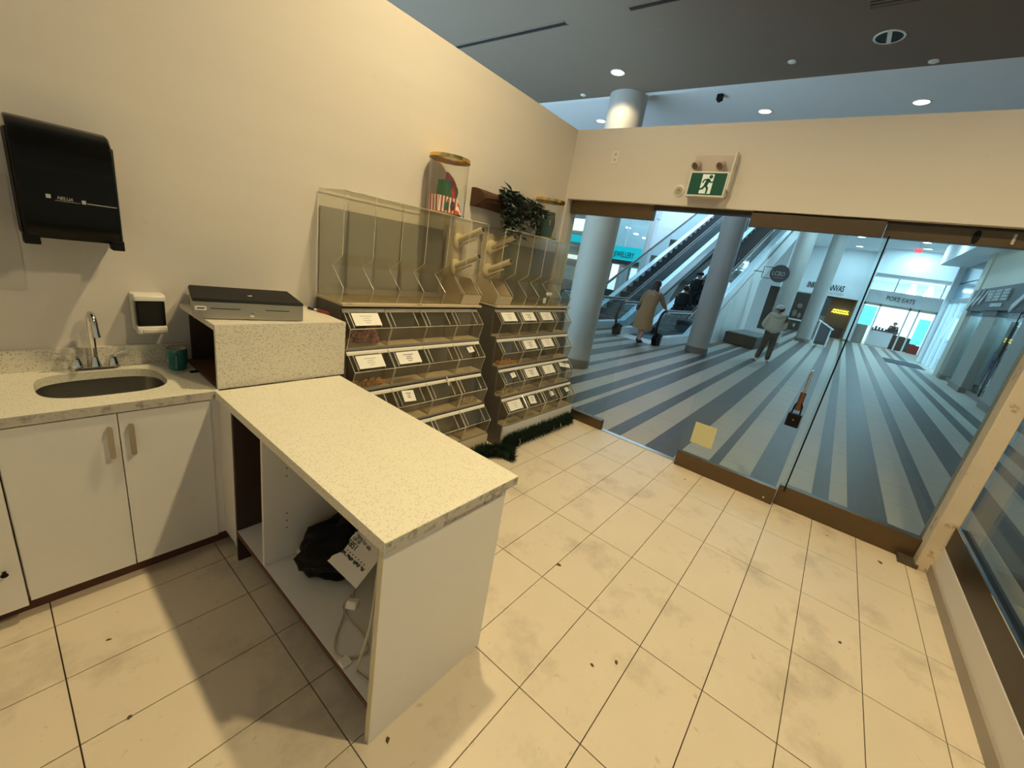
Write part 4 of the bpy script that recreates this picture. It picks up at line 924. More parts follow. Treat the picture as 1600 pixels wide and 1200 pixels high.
# escalators: local x runs up the flight, local y to its left
EL = math.radians(29); YAW = math.radians(-4.5)
def escalator(name, label, x, y, w, top, flat_in, cladding):
    e = emp(name, (x, y, 0), label, 'escalator', 'pair of escalators', rz=YAW)
    tn = math.tan(EL); s0 = flat_in; s1 = s0 + top / tn
    def zl(s): return 0 if s < s0 else (s - s0) * tn
    def kw(m, n, mt): return m.build(n, mt, e, local=True)
    hw = w / 2
    for sgn, nm in ((-1, 'right'), (1, 'left')):
        yi, yo = sgn * (hw - .20), sgn * hw; ya, yb = min(yi, yo), max(yi, yo)
        # skirt and deck band
        sk = [(.35, 0), (.35, .22), (s0, .24), (s1, .24 + top), (s1, top - .12), (s0 + .3, 0)]
        kw(MB().prism(sk, 'y', ya, yb), 'deck_band', 'esc_steel')
        yg = (ya + yb) / 2
        gl = [(.2, .24), (.12, .5), (.2, .8), (.36, .9), (s0, .9), (s1, .9 + top), (s1, .24 + top), (s0, .24)]
        kw(MB().prism(gl, 'y', yg - .006, yg + .006), 'glass_balustrade', 'glass_far')
        path = [(.45, yg, .12), (.2, yg, .2), (.06, yg, .42), (.05, yg, .62), (.14, yg, .84), (.32, yg, .95), (.6, yg, .965), (s0 - .3, yg, .965), (s0 + .05, yg, 1.0), (s0 + .5, yg, .99 + .48 * tn), (s1, yg, .99 + top)]
        kw(MB().tube(smooth_path(path, 5), (.035), 8), 'handrail', 'esc_rail')
        path2 = [(.34, yg, .915), (.6, yg, .925), (s0 - .3, yg, .925), (s0 + .05, yg, .96), (s0 + .5, yg, .95 + .48 * tn), (s1, yg, .95 + top)]
        kw(MB().tube(smooth_path(path2, 4), (.022, .045), 6), 'handrail_guide', 'esc_steel')
        kw(MB().prism([(.12, 0), (.05, .2), (.2, .34), (.45, .26), (.5, 0)], 'y', ya + .03, yb - .03), 'newel_base', 'black')
        kw(B(.36, .62, ya + .02, yb - .02, .22, .245), 'indicator_plate', 'esc_steel')
    n = int((s1 - s0) / .4)
    for i in range(n):
        a = s0 + .4 * i
        kw(B(a, a + .41, -hw + .2, hw - .2, zl(a) - .1, zl(a + .4) - .004), 'step', 'esc_step')
    kw(B(.9, s0, -hw + .2, hw - .2, .005, .02), 'flat_steps', 'esc_step')
    kw(B(.1, .9, -hw + .2, hw - .2, 0, .012), 'landing_plate', 'esc_steel')
    kw(MB().prism([(s0 + .3, 0), (s0, .0), (s0, -.0), (s1, top - .35), (s1, top - .95)], 'y', -hw + .05, hw - .05), 'truss', 'mall_white' if cladding else 'black')
    if cladding:
        kw(MB().prism([(s0 + .35, 0), (s1, top - .14), (s1, top - .9), (8.2, zl(8.2) - .9), (8.2, 0)], 'y', -hw - .06, -hw), 'side_cladding', 'mall_marble')
        for s in (5.2, 7.0): kw(B(s, s + .012, -hw - .062, -hw - .058, 0, max(.05, zl(s) - .2)), 'cladding_joint', 'pil')
    else:
        kw(MB().prism([(s0 + .35, 0), (s1, top - .14), (s1, top - .9), (9, 1.0), (9, 0)], 'y', hw, hw + .04), 'side_cladding', 'mall_marble')
    return e
escalator('escalator', 'escalator that the woman in the camel coat is boarding', 7.05, 2.32, 1.46, 5.6, 2.35, True)
escalator('escalator', 'empty escalator running up behind the woman in the camel coat', 7.1, 4.46, 1.46, 5.6, 2.2, False)

# dark planter bench by the cladding
t = emp('planter_bench', (12.9, .42, 0), 'low black planter bench at the foot of the pale cladding', 'bench')
MB().prism([(11.85, -.10), (14.1, -.32), (14.3, .78), (12.0, .93)], 'z', .05, .40).build('box', 'shop_dark', t)
MB().prism([(11.9, -.06), (14.05, -.27), (14.25, .74), (12.05, .88)], 'z', .40, .43).build('top_board', pm('grey_bench_top', (.16, .17, .18), .5, var=.1), t)
MB().prism([(11.95, -.03), (14.0, -.23), (14.2, .70), (12.1, .85)], 'z', 0, .05).build('plinth', 'shop_dark', t)
# round blade sign
t = emp('blade_sign', (14, .3, 2.3), 'round black LCBO blade sign on a bracket', 'sign')
MB().lathe([(.31, -.03), (.31, .03)], (14, .16, 2.65), 44, 'x').build('disc', 'dark_sign', t)
text('LCBO', .21, (13.965, .40, 2.58), (0, -1, 0), (0, 0, 1), 'sign_grey', t, font_scale_x=.78)
B(13.966, 13.97, -.0, .32, 2.50, 2.51).build('underline', 'sign_grey', t)
MB().tube([(14, .40, 2.84), (14, .70, 2.84), (14, .70, 2.44), (14, .42, 2.44)], .014, 8).build('bracket', 'black', t)
MB().tube([(14, .70, 2.64), (14, 1.0, 2.64)], .014, 8).build('bracket_arm', 'black', t)
# liquor shop block beyond the escalator
lb = emp('corner_shop', (24, 1.9, 0), 'white shop block with a dark window behind the blade sign', 'shop front')
MB().box(20, 28.4, 1.10, 3.2, 0, ZM).box(20, 28.4, .70, 1.10, 2.36, ZM).box(20.0, 28.4, .70, 1.10, 0, .22).build('wall', 'mall_white', lb, smooth=False)
B(20.05, 20.09, .72, 1.10, .22, 2.35).build('dark_window', 'shop_dark', lb)
B(20.02, 28.3, .70, .72, .22, 2.35).build('dark_window', 'shop_dark', lb)

# tattoo studio front
XS = 28.5
ik = emp('studio_front', (XS, -.9, 0), 'INKING CANVAS studio front with white sign band and dim doorway', 'shop front')
B(XS, XS + .2, -2.5, .70, 2.48, 3.28).build('sign_band', 'sign_white', ik)
B(XS, XS + .3, -2.5, .70, 3.28, ZM).build('upper_wall', 'mall_white', ik)
text('INKING CANVAS', .50, (XS - .012, .26, 2.82), (0, -1, 0), (0, 0, 1), 'ink', ik, font_scale_x=.50, depth=.02, bold=.012)
text('TATTOO STUDIO', .22, (XS - .012, -.62, 2.58), (0, -1, 0), (0, 0, 1), 'pil', ik, font_scale_x=.62, depth=.02)
B(XS + .02, XS + .06, -.9, .70, .75, 2.42).build('window', 'shop_dark', ik)
B(XS - .02, XS + .08, -.9, .70, .66, .75).build('window_sill', 'mall_white', ik)
B(XS + .0, XS + .05, -.9, .70, .02, .66).build('stall_riser', 'shop_dark', ik)
for yy, zz, w_, h_ in ((.4, 1.1, .25, .45), (.12, 1.0, .2, .35), (.25, 1.6, .3, .3)): MB().ell((XS + .015, yy, zz), (.02, w_ / 2, h_ / 2)).build('window_display', 'shop_warm', ik)
MB().ell((XS - .01, .2, .35), (.02, .08, .12)).build('window_emblem', 'pil', ik)
B(XS + .02, XS + .06, -1.25, -.9, 1.25, 2.35).build('side_panel', 'dark_sign', ik)
B(XS + .02, XS + .07, -1.25, -.9, 0, 1.2).build('side_panel', 'shop_warm', ik)
B(XS + 2.6, XS + 2.7, -2.5, -.9, 0, 2.6).build('inner_wall', 'shop_warm', ik)
B(XS + .2, XS + 2.6, -1.0, -.9, 0, 2.6).build('inner_side_wall', 'shop_warm', ik)
B(XS + .2, XS + 2.6, -2.5, -1, 2.5, 2.55).build('inner_ceiling', 'shop_warm', ik)
for k in range(2): MB().tube(smooth_path([(XS + 2.56, -1.42 - .03 * k - j * .075, 1.57 + k * .15 + (.035 if j % 2 else -.03)) for j in range(13 - k)], 3), .022, 6).build('neon_tube', 'neon', ik)
B(XS + .2, XS + 2.6, -2.5, -2.45, 0, 2.6).build('inner_side_wall', 'shop_warm', ik)
light('studio_light', 'AREA', (XS + 1.3, -1.75, 2.45), 9, (1, .85, .6), .6)
for yy, w_, h_ in ((-1.45, .5, .75), (-2.05, .55, .7)): B(XS + .9, XS + 1.5, yy - w_ / 2, yy + w_ / 2, 0, h_).build('dark_seat', 'shop_dark', ik, bevel=.06)
# pilaster between the shops
pz = emp('shop_pilaster', (28.3, -2.66, 0), 'white pilaster between the studio and the poke shop', 'pilaster')
B(28.1, 28.7, -2.80, -2.50, 0, ZM - .005).build('shaft', 'mall_white', pz); B(28.08, 28.12, -2.82, -2.48, 0, .12).build('base', 'column_base', pz)

# poke shop front
XP = 29.0
pk = emp('poke_shop_front', (XP, -4.5, 0), 'bright POKE EATS shop front with white sign band and counter', 'shop front')
B(XP, XP + .2, -6.2, -2.8, 2.50, 3.25).build('sign_band', 'sign_white', pk)
text('POKE EATS', .36, (XP - .012, -3.72, 2.75), (0, -1, -.01), (0, 0, 1), 'ink', pk, font_scale_x=.72, depth=.02)
B(XP + .02, XP + .06, -6.2, -2.8, 3.25, 4.0).build('upper_glazing', 'glass_far', pk)
for y in (-3.95, -5.95): B(XP - .02, XP + .06, y - .03, y + .03, 3.25, 4.0).build('upper_mullion', 'sign_white', pk)
B(XP - 2.8, XP + .3, -6.3, -2.8, 4.0, ZM).build('bulkhead', 'mall_ceiling', pk)
for y in (-4.75, -5.5): MB().tube([(XP + .9, y, 3.28), (XP + .9, y, 3.85)], [.22, .10], 18).build('pendant_lamp', 'lamp_cool', pk)
for y in (-2.86, -3.62, -4.95, -5.35, -6.1): B(XP - .02, XP + .05, y - .035, y + .035, 0, 2.5).build('mullion', 'sign_white', pk)
B(XP - .02, XP + .05, -6.2, -2.8, 2.36, 2.5).build('head_rail', 'steel', pk)
B(XP + 4.2, XP + 4.3, -6.6, -2.72, 0, 4.2).build('inner_wall', 'sign_white', pk)
B(XP + .3, XP + 4.2, -6.6, -2.72, 4.0, 4.05).build('inner_ceiling', 'sign_white', pk)
B(XP + .3, XP + 4.2, -2.80, -2.72, 0, 4.0).build('inner_side_wall', 'sign_white', pk)
B(XP + .3, XP + .35, -3.55, -2.85, 1.15, 2.3).build('menu_screen', 'screen_blue', pk)
for k in range(4): B(XP + .3, XP + .7, -3.42, -2.85, .12 + k * .26, .22 + k * .26).build('shelf_goods', 'shop_dark', pk)
B(XP + .28, XP + .75, -3.45, -2.82, .0, 1.15).build('side_shelf', 'pil', pk)
B(XP + .5, XP + 1.0, -4.75, -3.65, 0, .95).build('counter', 'sign_white', pk, bevel=.03)
B(XP + .45, XP + 1.05, -5.0, -3.62, .95, 1.0).build('counter_top', 'wood', pk)
for k in range(7): B(XP + .55 + (k % 2) * .1, XP + .7 + (k % 2) * .1, -3.75 - k * .16, -3.66 - k * .16, 1.0, 1.10 + .1 * ((k * 3) % 4) / 3).build('counter_item', 'shop_dark', pk)
B(XP + .5, XP + 1.0, -5.3, -4.78, 0, .85).build('low_case', 'wood', pk)
B(XP + .9, XP + 1.5, -5.95, -5.2, .0, .8).build('planter_box', 'shop_dark', pk)
B(XP + .88, XP + .9, -5.9, -5.25, .05, .4).build('green_panel', 'foliage', pk)
B(XP + .15, XP + .2, -6.05, -5.55, .55, 2.0).build('cyan_poster', 'screen_blue', pk)
B(XP + .15, XP + .4, -6.05, -5.6, .0, .5).build('red_stand', 'red', pk)
light('poke_light', 'AREA', (XP + 1.9, -4.4, 3.95), 110, (.85, .95, 1), 2.2)
# right hand side of the mall
YW = -5.42
wm = struct(MB().box(-9, 18.1, YW - .6, YW - .5, 0, ZM).box(18.1, 23.2, YW - .32, YW - .2, 4.4, 4.43).box(23.2, 29.2, YW - .9, YW - .75, 0, ZM).box(23.0, 23.2, YW - .9, YW, 0, ZM).build('wall_mall_right', 'mall_white', smooth=False))
cw = emp('noodle_shop_front', (13.5, YW, 0), 'taupe shop front with a charcoal sign band at the right', 'shop front')
B(2, 18.0, YW - .5, YW - .05, 3.16, 4.43).build('upper_wall', 'cream_wall', cw)
B(2, 17.35, YW - .4, YW + .06, 2.46, 3.16).build('sign_band', 'dark_sign', cw)
B(17.35, 18.1, YW - .4, YW, 0, 4.43).build('end_pier', 'cream_wall', cw)
for a, b in ((16.75, 17.35), (13.6, 15.15), (9.7, 11.25), (5.6, 7.2), (2, 3.2)):
    q = B(a, b, YW - .35, YW - .02, 0, 2.46).build('pilaster', 'pil', cw)
    B(a - .01, b + .01, YW - .34, YW, 0, .16).build('pilaster_base', 'column_base', q)
    B(a - .01, b + .01, YW - .34, YW + .01, 2.3, 2.46).build('pilaster_cap', 'dark_sign', q)
for a, b in ((15.15, 16.75), (11.25, 13.6), (7.2, 9.7), (3.2, 5.6)):
    B(a, b, YW - .22, YW - .20, .12, 2.46).build('window_pane', 'glass_far', cw)
    B(a, b, YW - .26, YW - .16, .0, .12).build('window_sill', 'column_base', cw)
    B((a + b) / 2 - .02, (a + b) / 2 + .02, YW - .24, YW - .18, .12, 2.46).build('mullion', 'black', cw)
    B(a, b, YW - .49, YW - .47, .12, 2.44).build('window_backdrop', 'interior_glow', cw)
    if a > 7: light('shop_window_light', 'AREA', ((a + b) / 2, YW - .34, 2.44), 24, COOL, b - a, sy=.2)
# sign relief: wavy strokes, a block of characters, small line beneath (seen from the mall, text runs towards -x)
def stroke(pts, w, nm='sign_stroke'):
    m = MB()
    L_ = [(x, z) for x, z in pts]
    for (xa, za), (xb, zb) in zip(L_, L_[1:]):
        m.hexa([(xa, YW + .06, za - w), (xb, YW + .06, zb - w), (xb, YW + .06, zb + w), (xa, YW + .06, za + w)], [(xa, YW + .10, za - w), (xb, YW + .10, zb - w), (xb, YW + .10, zb + w), (xa, YW + .10, za + w)])
    m.build(nm, 'sign_grey', cw, smooth=False)
stroke([(17.1, 2.55), (16.9, 2.72), (16.6, 2.86), (16.45, 3.08)], .09); stroke([(16.55, 2.62), (16.25, 2.78), (16.0, 2.9), (15.9, 3.1)], .07); stroke([(15.85, 2.66), (15.5, 2.88), (15.3, 3.04)], .06)
for i in range(3):
    xa = 15.1 - i * .78
    for k in range(4): B(xa - .62, xa, YW + .06, YW + .10, 2.74 + k * .085, 2.79 + k * .085).build('sign_stroke', 'sign_grey', cw)
    for k in range(3): B(xa - .12 - k * .22, xa - .05 - k * .22, YW + .06, YW + .10, 2.72, 3.06).build('sign_stroke', 'sign_grey', cw)
for k in range(6): B(14.2 - k * .2, 14.34 - k * .2, YW + .06, YW + .09, 2.56, 2.66).build('sign_stroke', 'sign_grey', cw)
stroke([(12.2, 2.50), (11.8, 2.68), (11.4, 2.9), (11.2, 3.1)], .1)
B(11.4, 13.4, YW - .21, YW - .195, 2.2, 2.4).build('window_decal', 'poster', cw)
# leafy decal figures on the window
for x, zz in ((12.9, .9), (12.4, .8), (12.0, 1.0)): MB().ell((x, YW - .195, zz), (.16, .008, .45)).build('window_decal', pm('navy_decal', (.03, .045, .10), .5), cw)
# a potted tree by the window
tr2 = emp('potted_plant', (14.1, YW + .0, 0), 'dark leafy potted plant in the window of the charcoal sign shop', 'plant')
tr2.location = (13.25, YW - .33, 0); WL[tr2.name] = (13.25, YW - .33, 0)
MB().lathe([(.12, 0), (.15, .35), (.13, .35), (.1, .02)], (13.25, YW - .33, 0), 16).build('pot', 'black', tr2)
MB().tube([(13.25, YW - .33, .3), (13.2, YW - .33, 1.0), (13.3, YW - .33, 1.6)], .012, 6).build('stem', 'wood', tr2)
for k in range(26):
    m = MB()
    for j in range(4):
        a = random.uniform(0, 2 * PI); leaf(m, (0, 0, 0), (math.cos(a), math.sin(a) * .2, random.uniform(-.4, .6)), random.uniform(.16, .26), .05)
    c = (13.25 + random.uniform(-.3, .3), YW - .33 + random.uniform(-.05, .05), random.uniform(.6, 1.7)); m.v = [(v[0] + c[0], v[1] * .3 + c[1], v[2] + c[2]) for v in m.v]
    m.build('leaf_cluster', 'foliage', tr2, smooth=False)
# glazed entrance farther along
en = emp('mall_entrance', (20.6, YW - .25, 0), 'bright glazed mall entrance under blue tinted glass', 'entrance')
B(18.1, 23.0, YW - .26, YW - .22, 3.0, 4.4).build('transom_glass', 'blue_glass', en)
B(18.1, 23.0, YW - .30, YW - .18, 2.82, 3.0).build('transom', pm('grey_blue_metal', (.25, .30, .34), .4, .3), en)
for x in (18.15, 19.3, 20.7, 21.9, 22.95): B(x - .05, x + .05, YW - .30, YW - .18, 0, 2.82).build('door_post', 'sign_white', en)
for a, b in ((18.2, 19.25), (19.35, 20.65), (20.75, 21.85), (21.95, 22.9)): B(a, b, YW - .25, YW - .23, .02, 2.82).build('door_leaf', 'glass_far', en)
B(18.1, 23, YW - .26, YW - .22, 3.68, 3.72).build('transom_bar', 'dark_sign', en)
struct(B(17, 24, -7.6, YW - .5, -.1, -.01).build('ground_outside', 'mall_floor'))
# floor mat and red ceiling exit sign
tag(B(19.2, 21.4, -5.35, -4.08, .0, .012).build('floor_mat', 'mat', bevel=.004), 'charcoal floor mat before the glazed entrance', 'mat')
t = emp('ceiling_exit_sign', (22.0, -3.72, 4.72), 'small red lit exit sign hanging from the mall ceiling', 'exit sign')
B(21.98, 22.02, -3.90, -3.64, 4.73, 4.89).build('lit_face', 'red_exit', t); B(21.99, 22.01, -3.79, -3.75, 4.89, ZM).build('canopy', 'mall_white', t)
# stair head with a steel frame
sd_ = emp('steel_stair_rail', (19.9, -1.55, 0), 'stainless framed railing with a dark panel beside the far column', 'railing')
for x, y, h in ((19.6, -1.37, 1.15), (19.9, -1.86, .86)): MB().tube([(x, y, 0), (x, y, h)], .035, 10).build('post', 'esc_steel', sd_)
MB().tube([(19.6, -1.30, 1.17), (19.9, -1.95, .84)], .035, 10).build('sloped_rail', 'esc_steel', sd_)
MB().hexa([(19.62, -1.39, .08), (19.88, -1.84, .08), (19.88, -1.84, .80), (19.62, -1.39, 1.08)], [(19.66, -1.37, .08), (19.92, -1.82, .08), (19.92, -1.82, .80), (19.66, -1.37, 1.08)]).build('panel', 'dark_sign', sd_)
MB().plate((19.6, -1.4, .10), (.26, -.4, 0), (0, 0, .12), (-.01, 0, 0)).build('kick_plate', 'shop_dark', sd_)
# jewellery shop beyond the escalators
XJ = 15.0
jw = emp('jewellery_shop_front', (XJ, 6.6, 0), 'JEWELLERY shop front under a turquoise sign', 'shop front')
B(XJ, XJ + .3, 5.92, 9.5, 2.33, 2.95).build('sign_band', 'turquoise', jw)
text('JEWELLERY', .36, (XJ - .012, 7.32, 2.46), (0, -1, 0), (0, 0, 1), 'ink', jw, font_scale_x=.58, depth=.02)
B(XJ - .05, XJ + .35, 5.62, 5.92, 0, 4.5).build('end_post', 'sign_white', jw)
B(XJ + .05, XJ + .1, 5.92, 9.5, 2.95, 4.3).build('upper_glazing', 'glass_far', jw)
for y in (6.9, 7.9): B(XJ, XJ + .12, y - .02, y + .02, 2.95, 4.3).build('mullion', 'sign_white', jw)
B(XJ, XJ + .4, 5.6, 10.2, 4.3, 6.4).build('upper_wall', 'mall_white', jw)
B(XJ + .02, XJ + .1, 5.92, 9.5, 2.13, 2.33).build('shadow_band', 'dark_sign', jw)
for k, (y0, y1, z0, z1) in enumerate(((6.95, 7.3, .5, 2.1), (6.45, 6.8, .9, 2.0), (6.0, 6.3, .7, 2.05), (7.45, 7.7, .3, 1.9))): B(XJ + .05, XJ + .1, y0, y1, z0, z1).build('poster', 'poster' if k % 2 else 'lit_poster', jw)
B(XJ + .3, XJ + .4, 5.92, 10, 0, 2.13).build('display_back', 'pil', jw)
for k in range(4): B(XJ - .3, XJ, 6.0 + k * .5, 6.4 + k * .5, 0, .9).build('display_case', 'dark_sign', jw)
B(XJ + 3, XJ + 3.1, 5.9, 10, 2.9, 4.3).build('upper_back', 'mall_white', jw)
for y, z in ((7.1, 3.7), (6.6, 3.55), (7.6, 3.95)): MB().ell((XJ + 1.5, y, z), (.18, .12, .035)).build('ceiling_spot', 'lamp_cool', jw)
bk = emp('brown_shop_front', (24, 5.5, 0), 'dim brown shop seen between the escalator and the jewellery post', 'shop front')
B(22, 22.2, 3.4, 8.6, 0, 4.1).build('wall', pm('dim_brown_shop', (.16, .12, .085), .7, var=.3, scale=2), bk); B(21.6, 22, 3.4, 8.6, 1.9, 2.6).build('dark_fascia', 'dark_sign', bk)
B(21.5, 22.2, 3.2, 8.6, 4.1, 6.4).build('upper_wall', 'mall_white', bk)
for y in (5.2, 6.0): B(21.9, 22, y, y + .5, 3.1, 3.2).build('lit_strip', 'lamp_on', bk)
# lit shop at the far left, seen past the first column
lf = emp('lit_shop_window', (6, 9.6, 0), 'sliver of a lit shop left of the nearest column', 'shop front')
B(9.6, 9.8, 5.6, 9.9, 0, 4.4).build('wall', 'pil', lf)
for z0, z1, mt in ((2.95, 3.35, 'lit_poster'), (2.55, 2.8, 'turquoise'), (1.95, 2.1, 'lit_poster'), (3.9, 4.3, 'sign_white'), (1.2, 1.7, 'poster')): B(9.5, 9.6, 5.9, 8.6, z0, z1).build('lit_panel', mt, lf)
# fixtures for the added fill lamps in the mall ceiling
for k, (x, y) in enumerate(MALL_FILL_LAMPS):
    downlight(x, y, ZM, True, '%s added mall fill lamp from the shop, %s row' % (('nearest', 'second', 'third', 'farthest')[k // 2], ('left', 'right')[k % 2]), .16, 'lamp_cool', 'added fill lamps in the mall ceiling')

# ================================================================== people
def skin(name, V, Eg, mat, parent, sub=2, root=0):
    """V: {key: (x,y,z,r)} joints; Eg: list of key pairs; grows one continuous surface with a Skin modifier"""
    keys = list(V); ix = {k: i for i, k in enumerate(keys)}
    me = bpy.data.meshes.new(name); me.from_pydata([V[k][:3] for k in keys], [(ix[a], ix[b]) for a, b in Eg], [])
    o = bpy.data.objects.new(name, me); COL.objects.link(o)
    sm = o.modifiers.new('skin', 'SKIN'); sm.use_smooth_shade = True
    if not me.skin_vertices: bpy.context.view_layer.objects.active = o; bpy.ops.mesh.customdata_skin_add()
    for i, k in enumerate(keys):
        r = V[k][3]; sv = me.skin_vertices[0].data[i]; sv.radius = r if isinstance(r, tuple) else (r, r); sv.use_root = (i == ix.get(root, 0))
    ss = o.modifiers.new('sub', 'SUBSURF'); ss.levels = sub; ss.render_levels = sub
    dg = bpy.context.evaluated_depsgraph_get(); m2 = bpy.data.meshes.new_from_object(o.evaluated_get(dg)); bpy.data.objects.remove(o)
    m2.name = name; m2.materials.clear(); m2.materials.append(T[mat])
    m2.polygons.foreach_set('use_smooth', [True] * len(m2.polygons))
    o = bpy.data.objects.new(name, m2); COL.objects.link(o); o.parent = parent; WL[o.name] = WL[parent.name]
    return o
def lerp(a, b, t): return tuple(a[i] + (b[i] - a[i]) * t for i in range(3))
def hand(V, Eg, wrist, d, side, pre, s=1.0):
    """palm and five curled fingers leaving the wrist along d"""
    d = Vector(d).normalized(); up = Vector((0, 0, 1)) if abs(d.z) < .8 else Vector((1, 0, 0)); lat = d.cross(up).normalized(); nn = lat.cross(d)
    w = Vector(wrist); V[pre + 'p'] = tuple(w + d * .05 * s) + ((.030 * s, .018 * s),); Eg.append((pre + 'w', pre + 'p'))
    for i, (o_, L) in enumerate(((-.027, .062), (-.009, .072), (.009, .068), (.027, .052))):
        a = w + d * .085 * s + lat * o_ * s; b = a + d * L * .5 * s - nn * .012 * s; c = b + d * L * .35 * s - nn * .03 * s
        for q, pnt, r in (('a', a, .0095), ('b', b, .0085), ('c', c, .007)): V[pre + 'f%d%s' % (i, q)] = tuple(pnt) + (r * s,)
        Eg += [(pre + 'p', pre + 'f%da' % i), (pre + 'f%da' % i, pre + 'f%db' % i), (pre + 'f%db' % i, pre + 'f%dc' % i)]
    a = w + d * .045 * s + lat * .036 * side * s; b = a + d * .03 * s + lat * .014 * side * s - nn * .012 * s
    V[pre + 'ta'] = tuple(a) + (.0105 * s,); V[pre + 'tb'] = tuple(b) + (.008 * s,); Eg += [(pre + 'p', pre + 'ta'), (pre + 'ta', pre + 'tb')]
def person(label, loc, rz, J, group=None):
    """J: joints in the figure's own frame (x forward, y left, z up). returns root; body is one continuous mesh"""
    root = emp('person', loc, label, 'person', group, rz)
    V = {}; Eg = []
    def v(k, p, r): V[k] = tuple(p) + (r,)
    v('pel', J['pel'], (.15, .11)); v('waist', lerp(J['pel'], J['chest'], .45), (.135, .10)); v('chest', J['chest'], (.16, .11)); v('neckb', J['neck'], .062); v('nk', lerp(J['neck'], J['head'], .45), .052)
    Eg += [('pel', 'waist'), ('waist', 'chest'), ('chest', 'neckb'), ('neckb', 'nk')]
    hx, hy, hz = J['head']; V['h0'] = (hx, hy, hz - .05, .068); V['h1'] = (hx, hy, hz + .02, .088); V['h2'] = (hx, hy, hz + .08, .072); Eg += [('nk', 'h0'), ('h0', 'h1'), ('h1', 'h2')]
    for s in 'lr':
        sg = 1 if s == 'l' else -1
        v('sh' + s, J['sh' + s], .062); v('el' + s, J['el' + s], .043); v('h' + s + 'w', J['wr' + s], .029)
        v('um' + s, lerp(J['sh' + s], J['el' + s], .5), .05); v('fm' + s, lerp(J['el' + s], J['wr' + s], .4), .042)
        Eg += [('chest', 'sh' + s), ('sh' + s, 'um' + s), ('um' + s, 'el' + s), ('el' + s, 'fm' + s), ('fm' + s, 'h' + s + 'w')]
        d = Vector(J['wr' + s]) - Vector(J['el' + s]); hand(V, Eg, J['wr' + s], d, -sg, 'h' + s)
        v('hip' + s, J['hip' + s], .088); v('kn' + s, J['kn' + s], .058); v('th' + s, lerp(J['hip' + s], J['kn' + s], .5), .078); v('an' + s, J['an' + s], .038); v('cf' + s, lerp(J['kn' + s], J['an' + s], .35), .056)
        fd = Vector(J['toe' + s]) - Vector(J['an' + s]); v('ft' + s, J['toe' + s], .034)
        Eg += [('pel', 'hip' + s), ('hip' + s, 'th' + s), ('th' + s, 'kn' + s), ('kn' + s, 'cf' + s), ('cf' + s, 'an' + s), ('an' + s, 'ft' + s)]
    skin('body', V, Eg, 'skin', root, 2, 'pel')
    # face: nose, ears, eyes, mouth on the side the head looks to (J['look'] angle in the figure frame)
    a = J.get('look', 0); f = Vector((math.cos(a), math.sin(a), 0)); l = Vector((-math.sin(a), math.cos(a), 0)); c = Vector(J['head'])
    m = MB(); m.tube([c + f * .085 + Vector((0, 0, .035)), c + f * .108 + Vector((0, 0, -.005)), c + f * .09 + Vector((0, 0, -.015))], [.008, .014, .01], 8); m.build('nose', 'skin', root, local=True)
    for s in (-1, 1):
        MB().ell(tuple(c + l * s * .088 + Vector((0, 0, .01))), (.02, .014, .032), 8, 6).build('ear', 'skin', root, local=True)
        MB().ell(tuple(c + f * .082 + l * s * .032 + Vector((0, 0, .025))), (.010, .010, .007), 8, 5).build('eye', 'ink', root, local=True)
    MB().ell(tuple(c + f * .084 + Vector((0, 0, -.048))), (.008, .02, .006), 8, 5).build('mouth', 'red', root, local=True)
    return root
def garment(name, root, mat, pts, eds, sub=2): return skin(name, pts, eds, mat, root, sub, list(pts)[0])
def jacket(name, root, mat, J, hem, fat=1.0, hood=False):
    V = {}; Eg = []
    def v(k, p, r): V[k] = tuple(p) + (r,)
    v('chest', J['chest'], (.185 * fat, .135 * fat)); v('waist', lerp(J['pel'], J['chest'], .45), (.165 * fat, .13 * fat)); v('hem', hem, (.175 * fat, .14 * fat)); v('nb', lerp(J['chest'], J['neck'], .75), .085)
    Eg += [('chest', 'waist'), ('waist', 'hem'), ('chest', 'nb')]
    for s in 'lr':
        v('sh' + s, J['sh' + s], .082 * fat); v('el' + s, J['el' + s], .062 * fat); v('wr' + s, J['wr' + s], .043 * fat); Eg += [('chest', 'sh' + s), ('sh' + s, 'el' + s), ('el' + s, 'wr' + s)]
    o = garment(name, root, mat, V, Eg)
    return o
def trousers(root, mat, J, fat=1.0):
    V = {'pel': tuple(J['pel']) + ((.165, .125),)}; Eg = []
    for s in 'lr':
        V['hip' + s] = tuple(J['hip' + s]) + (.105 * fat,); V['kn' + s] = tuple(J['kn' + s]) + (.075 * fat,); V['an' + s] = tuple(J['an' + s]) + (.066 * fat,); Eg += [('pel', 'hip' + s), ('hip' + s, 'kn' + s), ('kn' + s, 'an' + s)]
    garment('trousers', root, mat, V, Eg)
def shoes(root, mat, J):
    for s in 'lr':
        a, t = Vector(J['an' + s]), Vector(J['toe' + s]); d = (t - a); d.z = 0; d.normalize()
        b = Vector((a.x, a.y, a.z - .075)) - d * .05
        MB().loft([[tuple(b + d * u + d.cross(Vector((0, 0, 1))) * (w * math.cos(2 * PI * i / 10)) + Vector((0, 0, h * (1 + math.sin(2 * PI * i / 10)) / 2))) for i in range(10)] for u, w, h in ((0, .02, .05), (.03, .042, .09), (.11, .045, .09), (.18, .048, .06), (.24, .04, .045), (.27, .015, .02))]).build('shoe', mat, root, local=True)
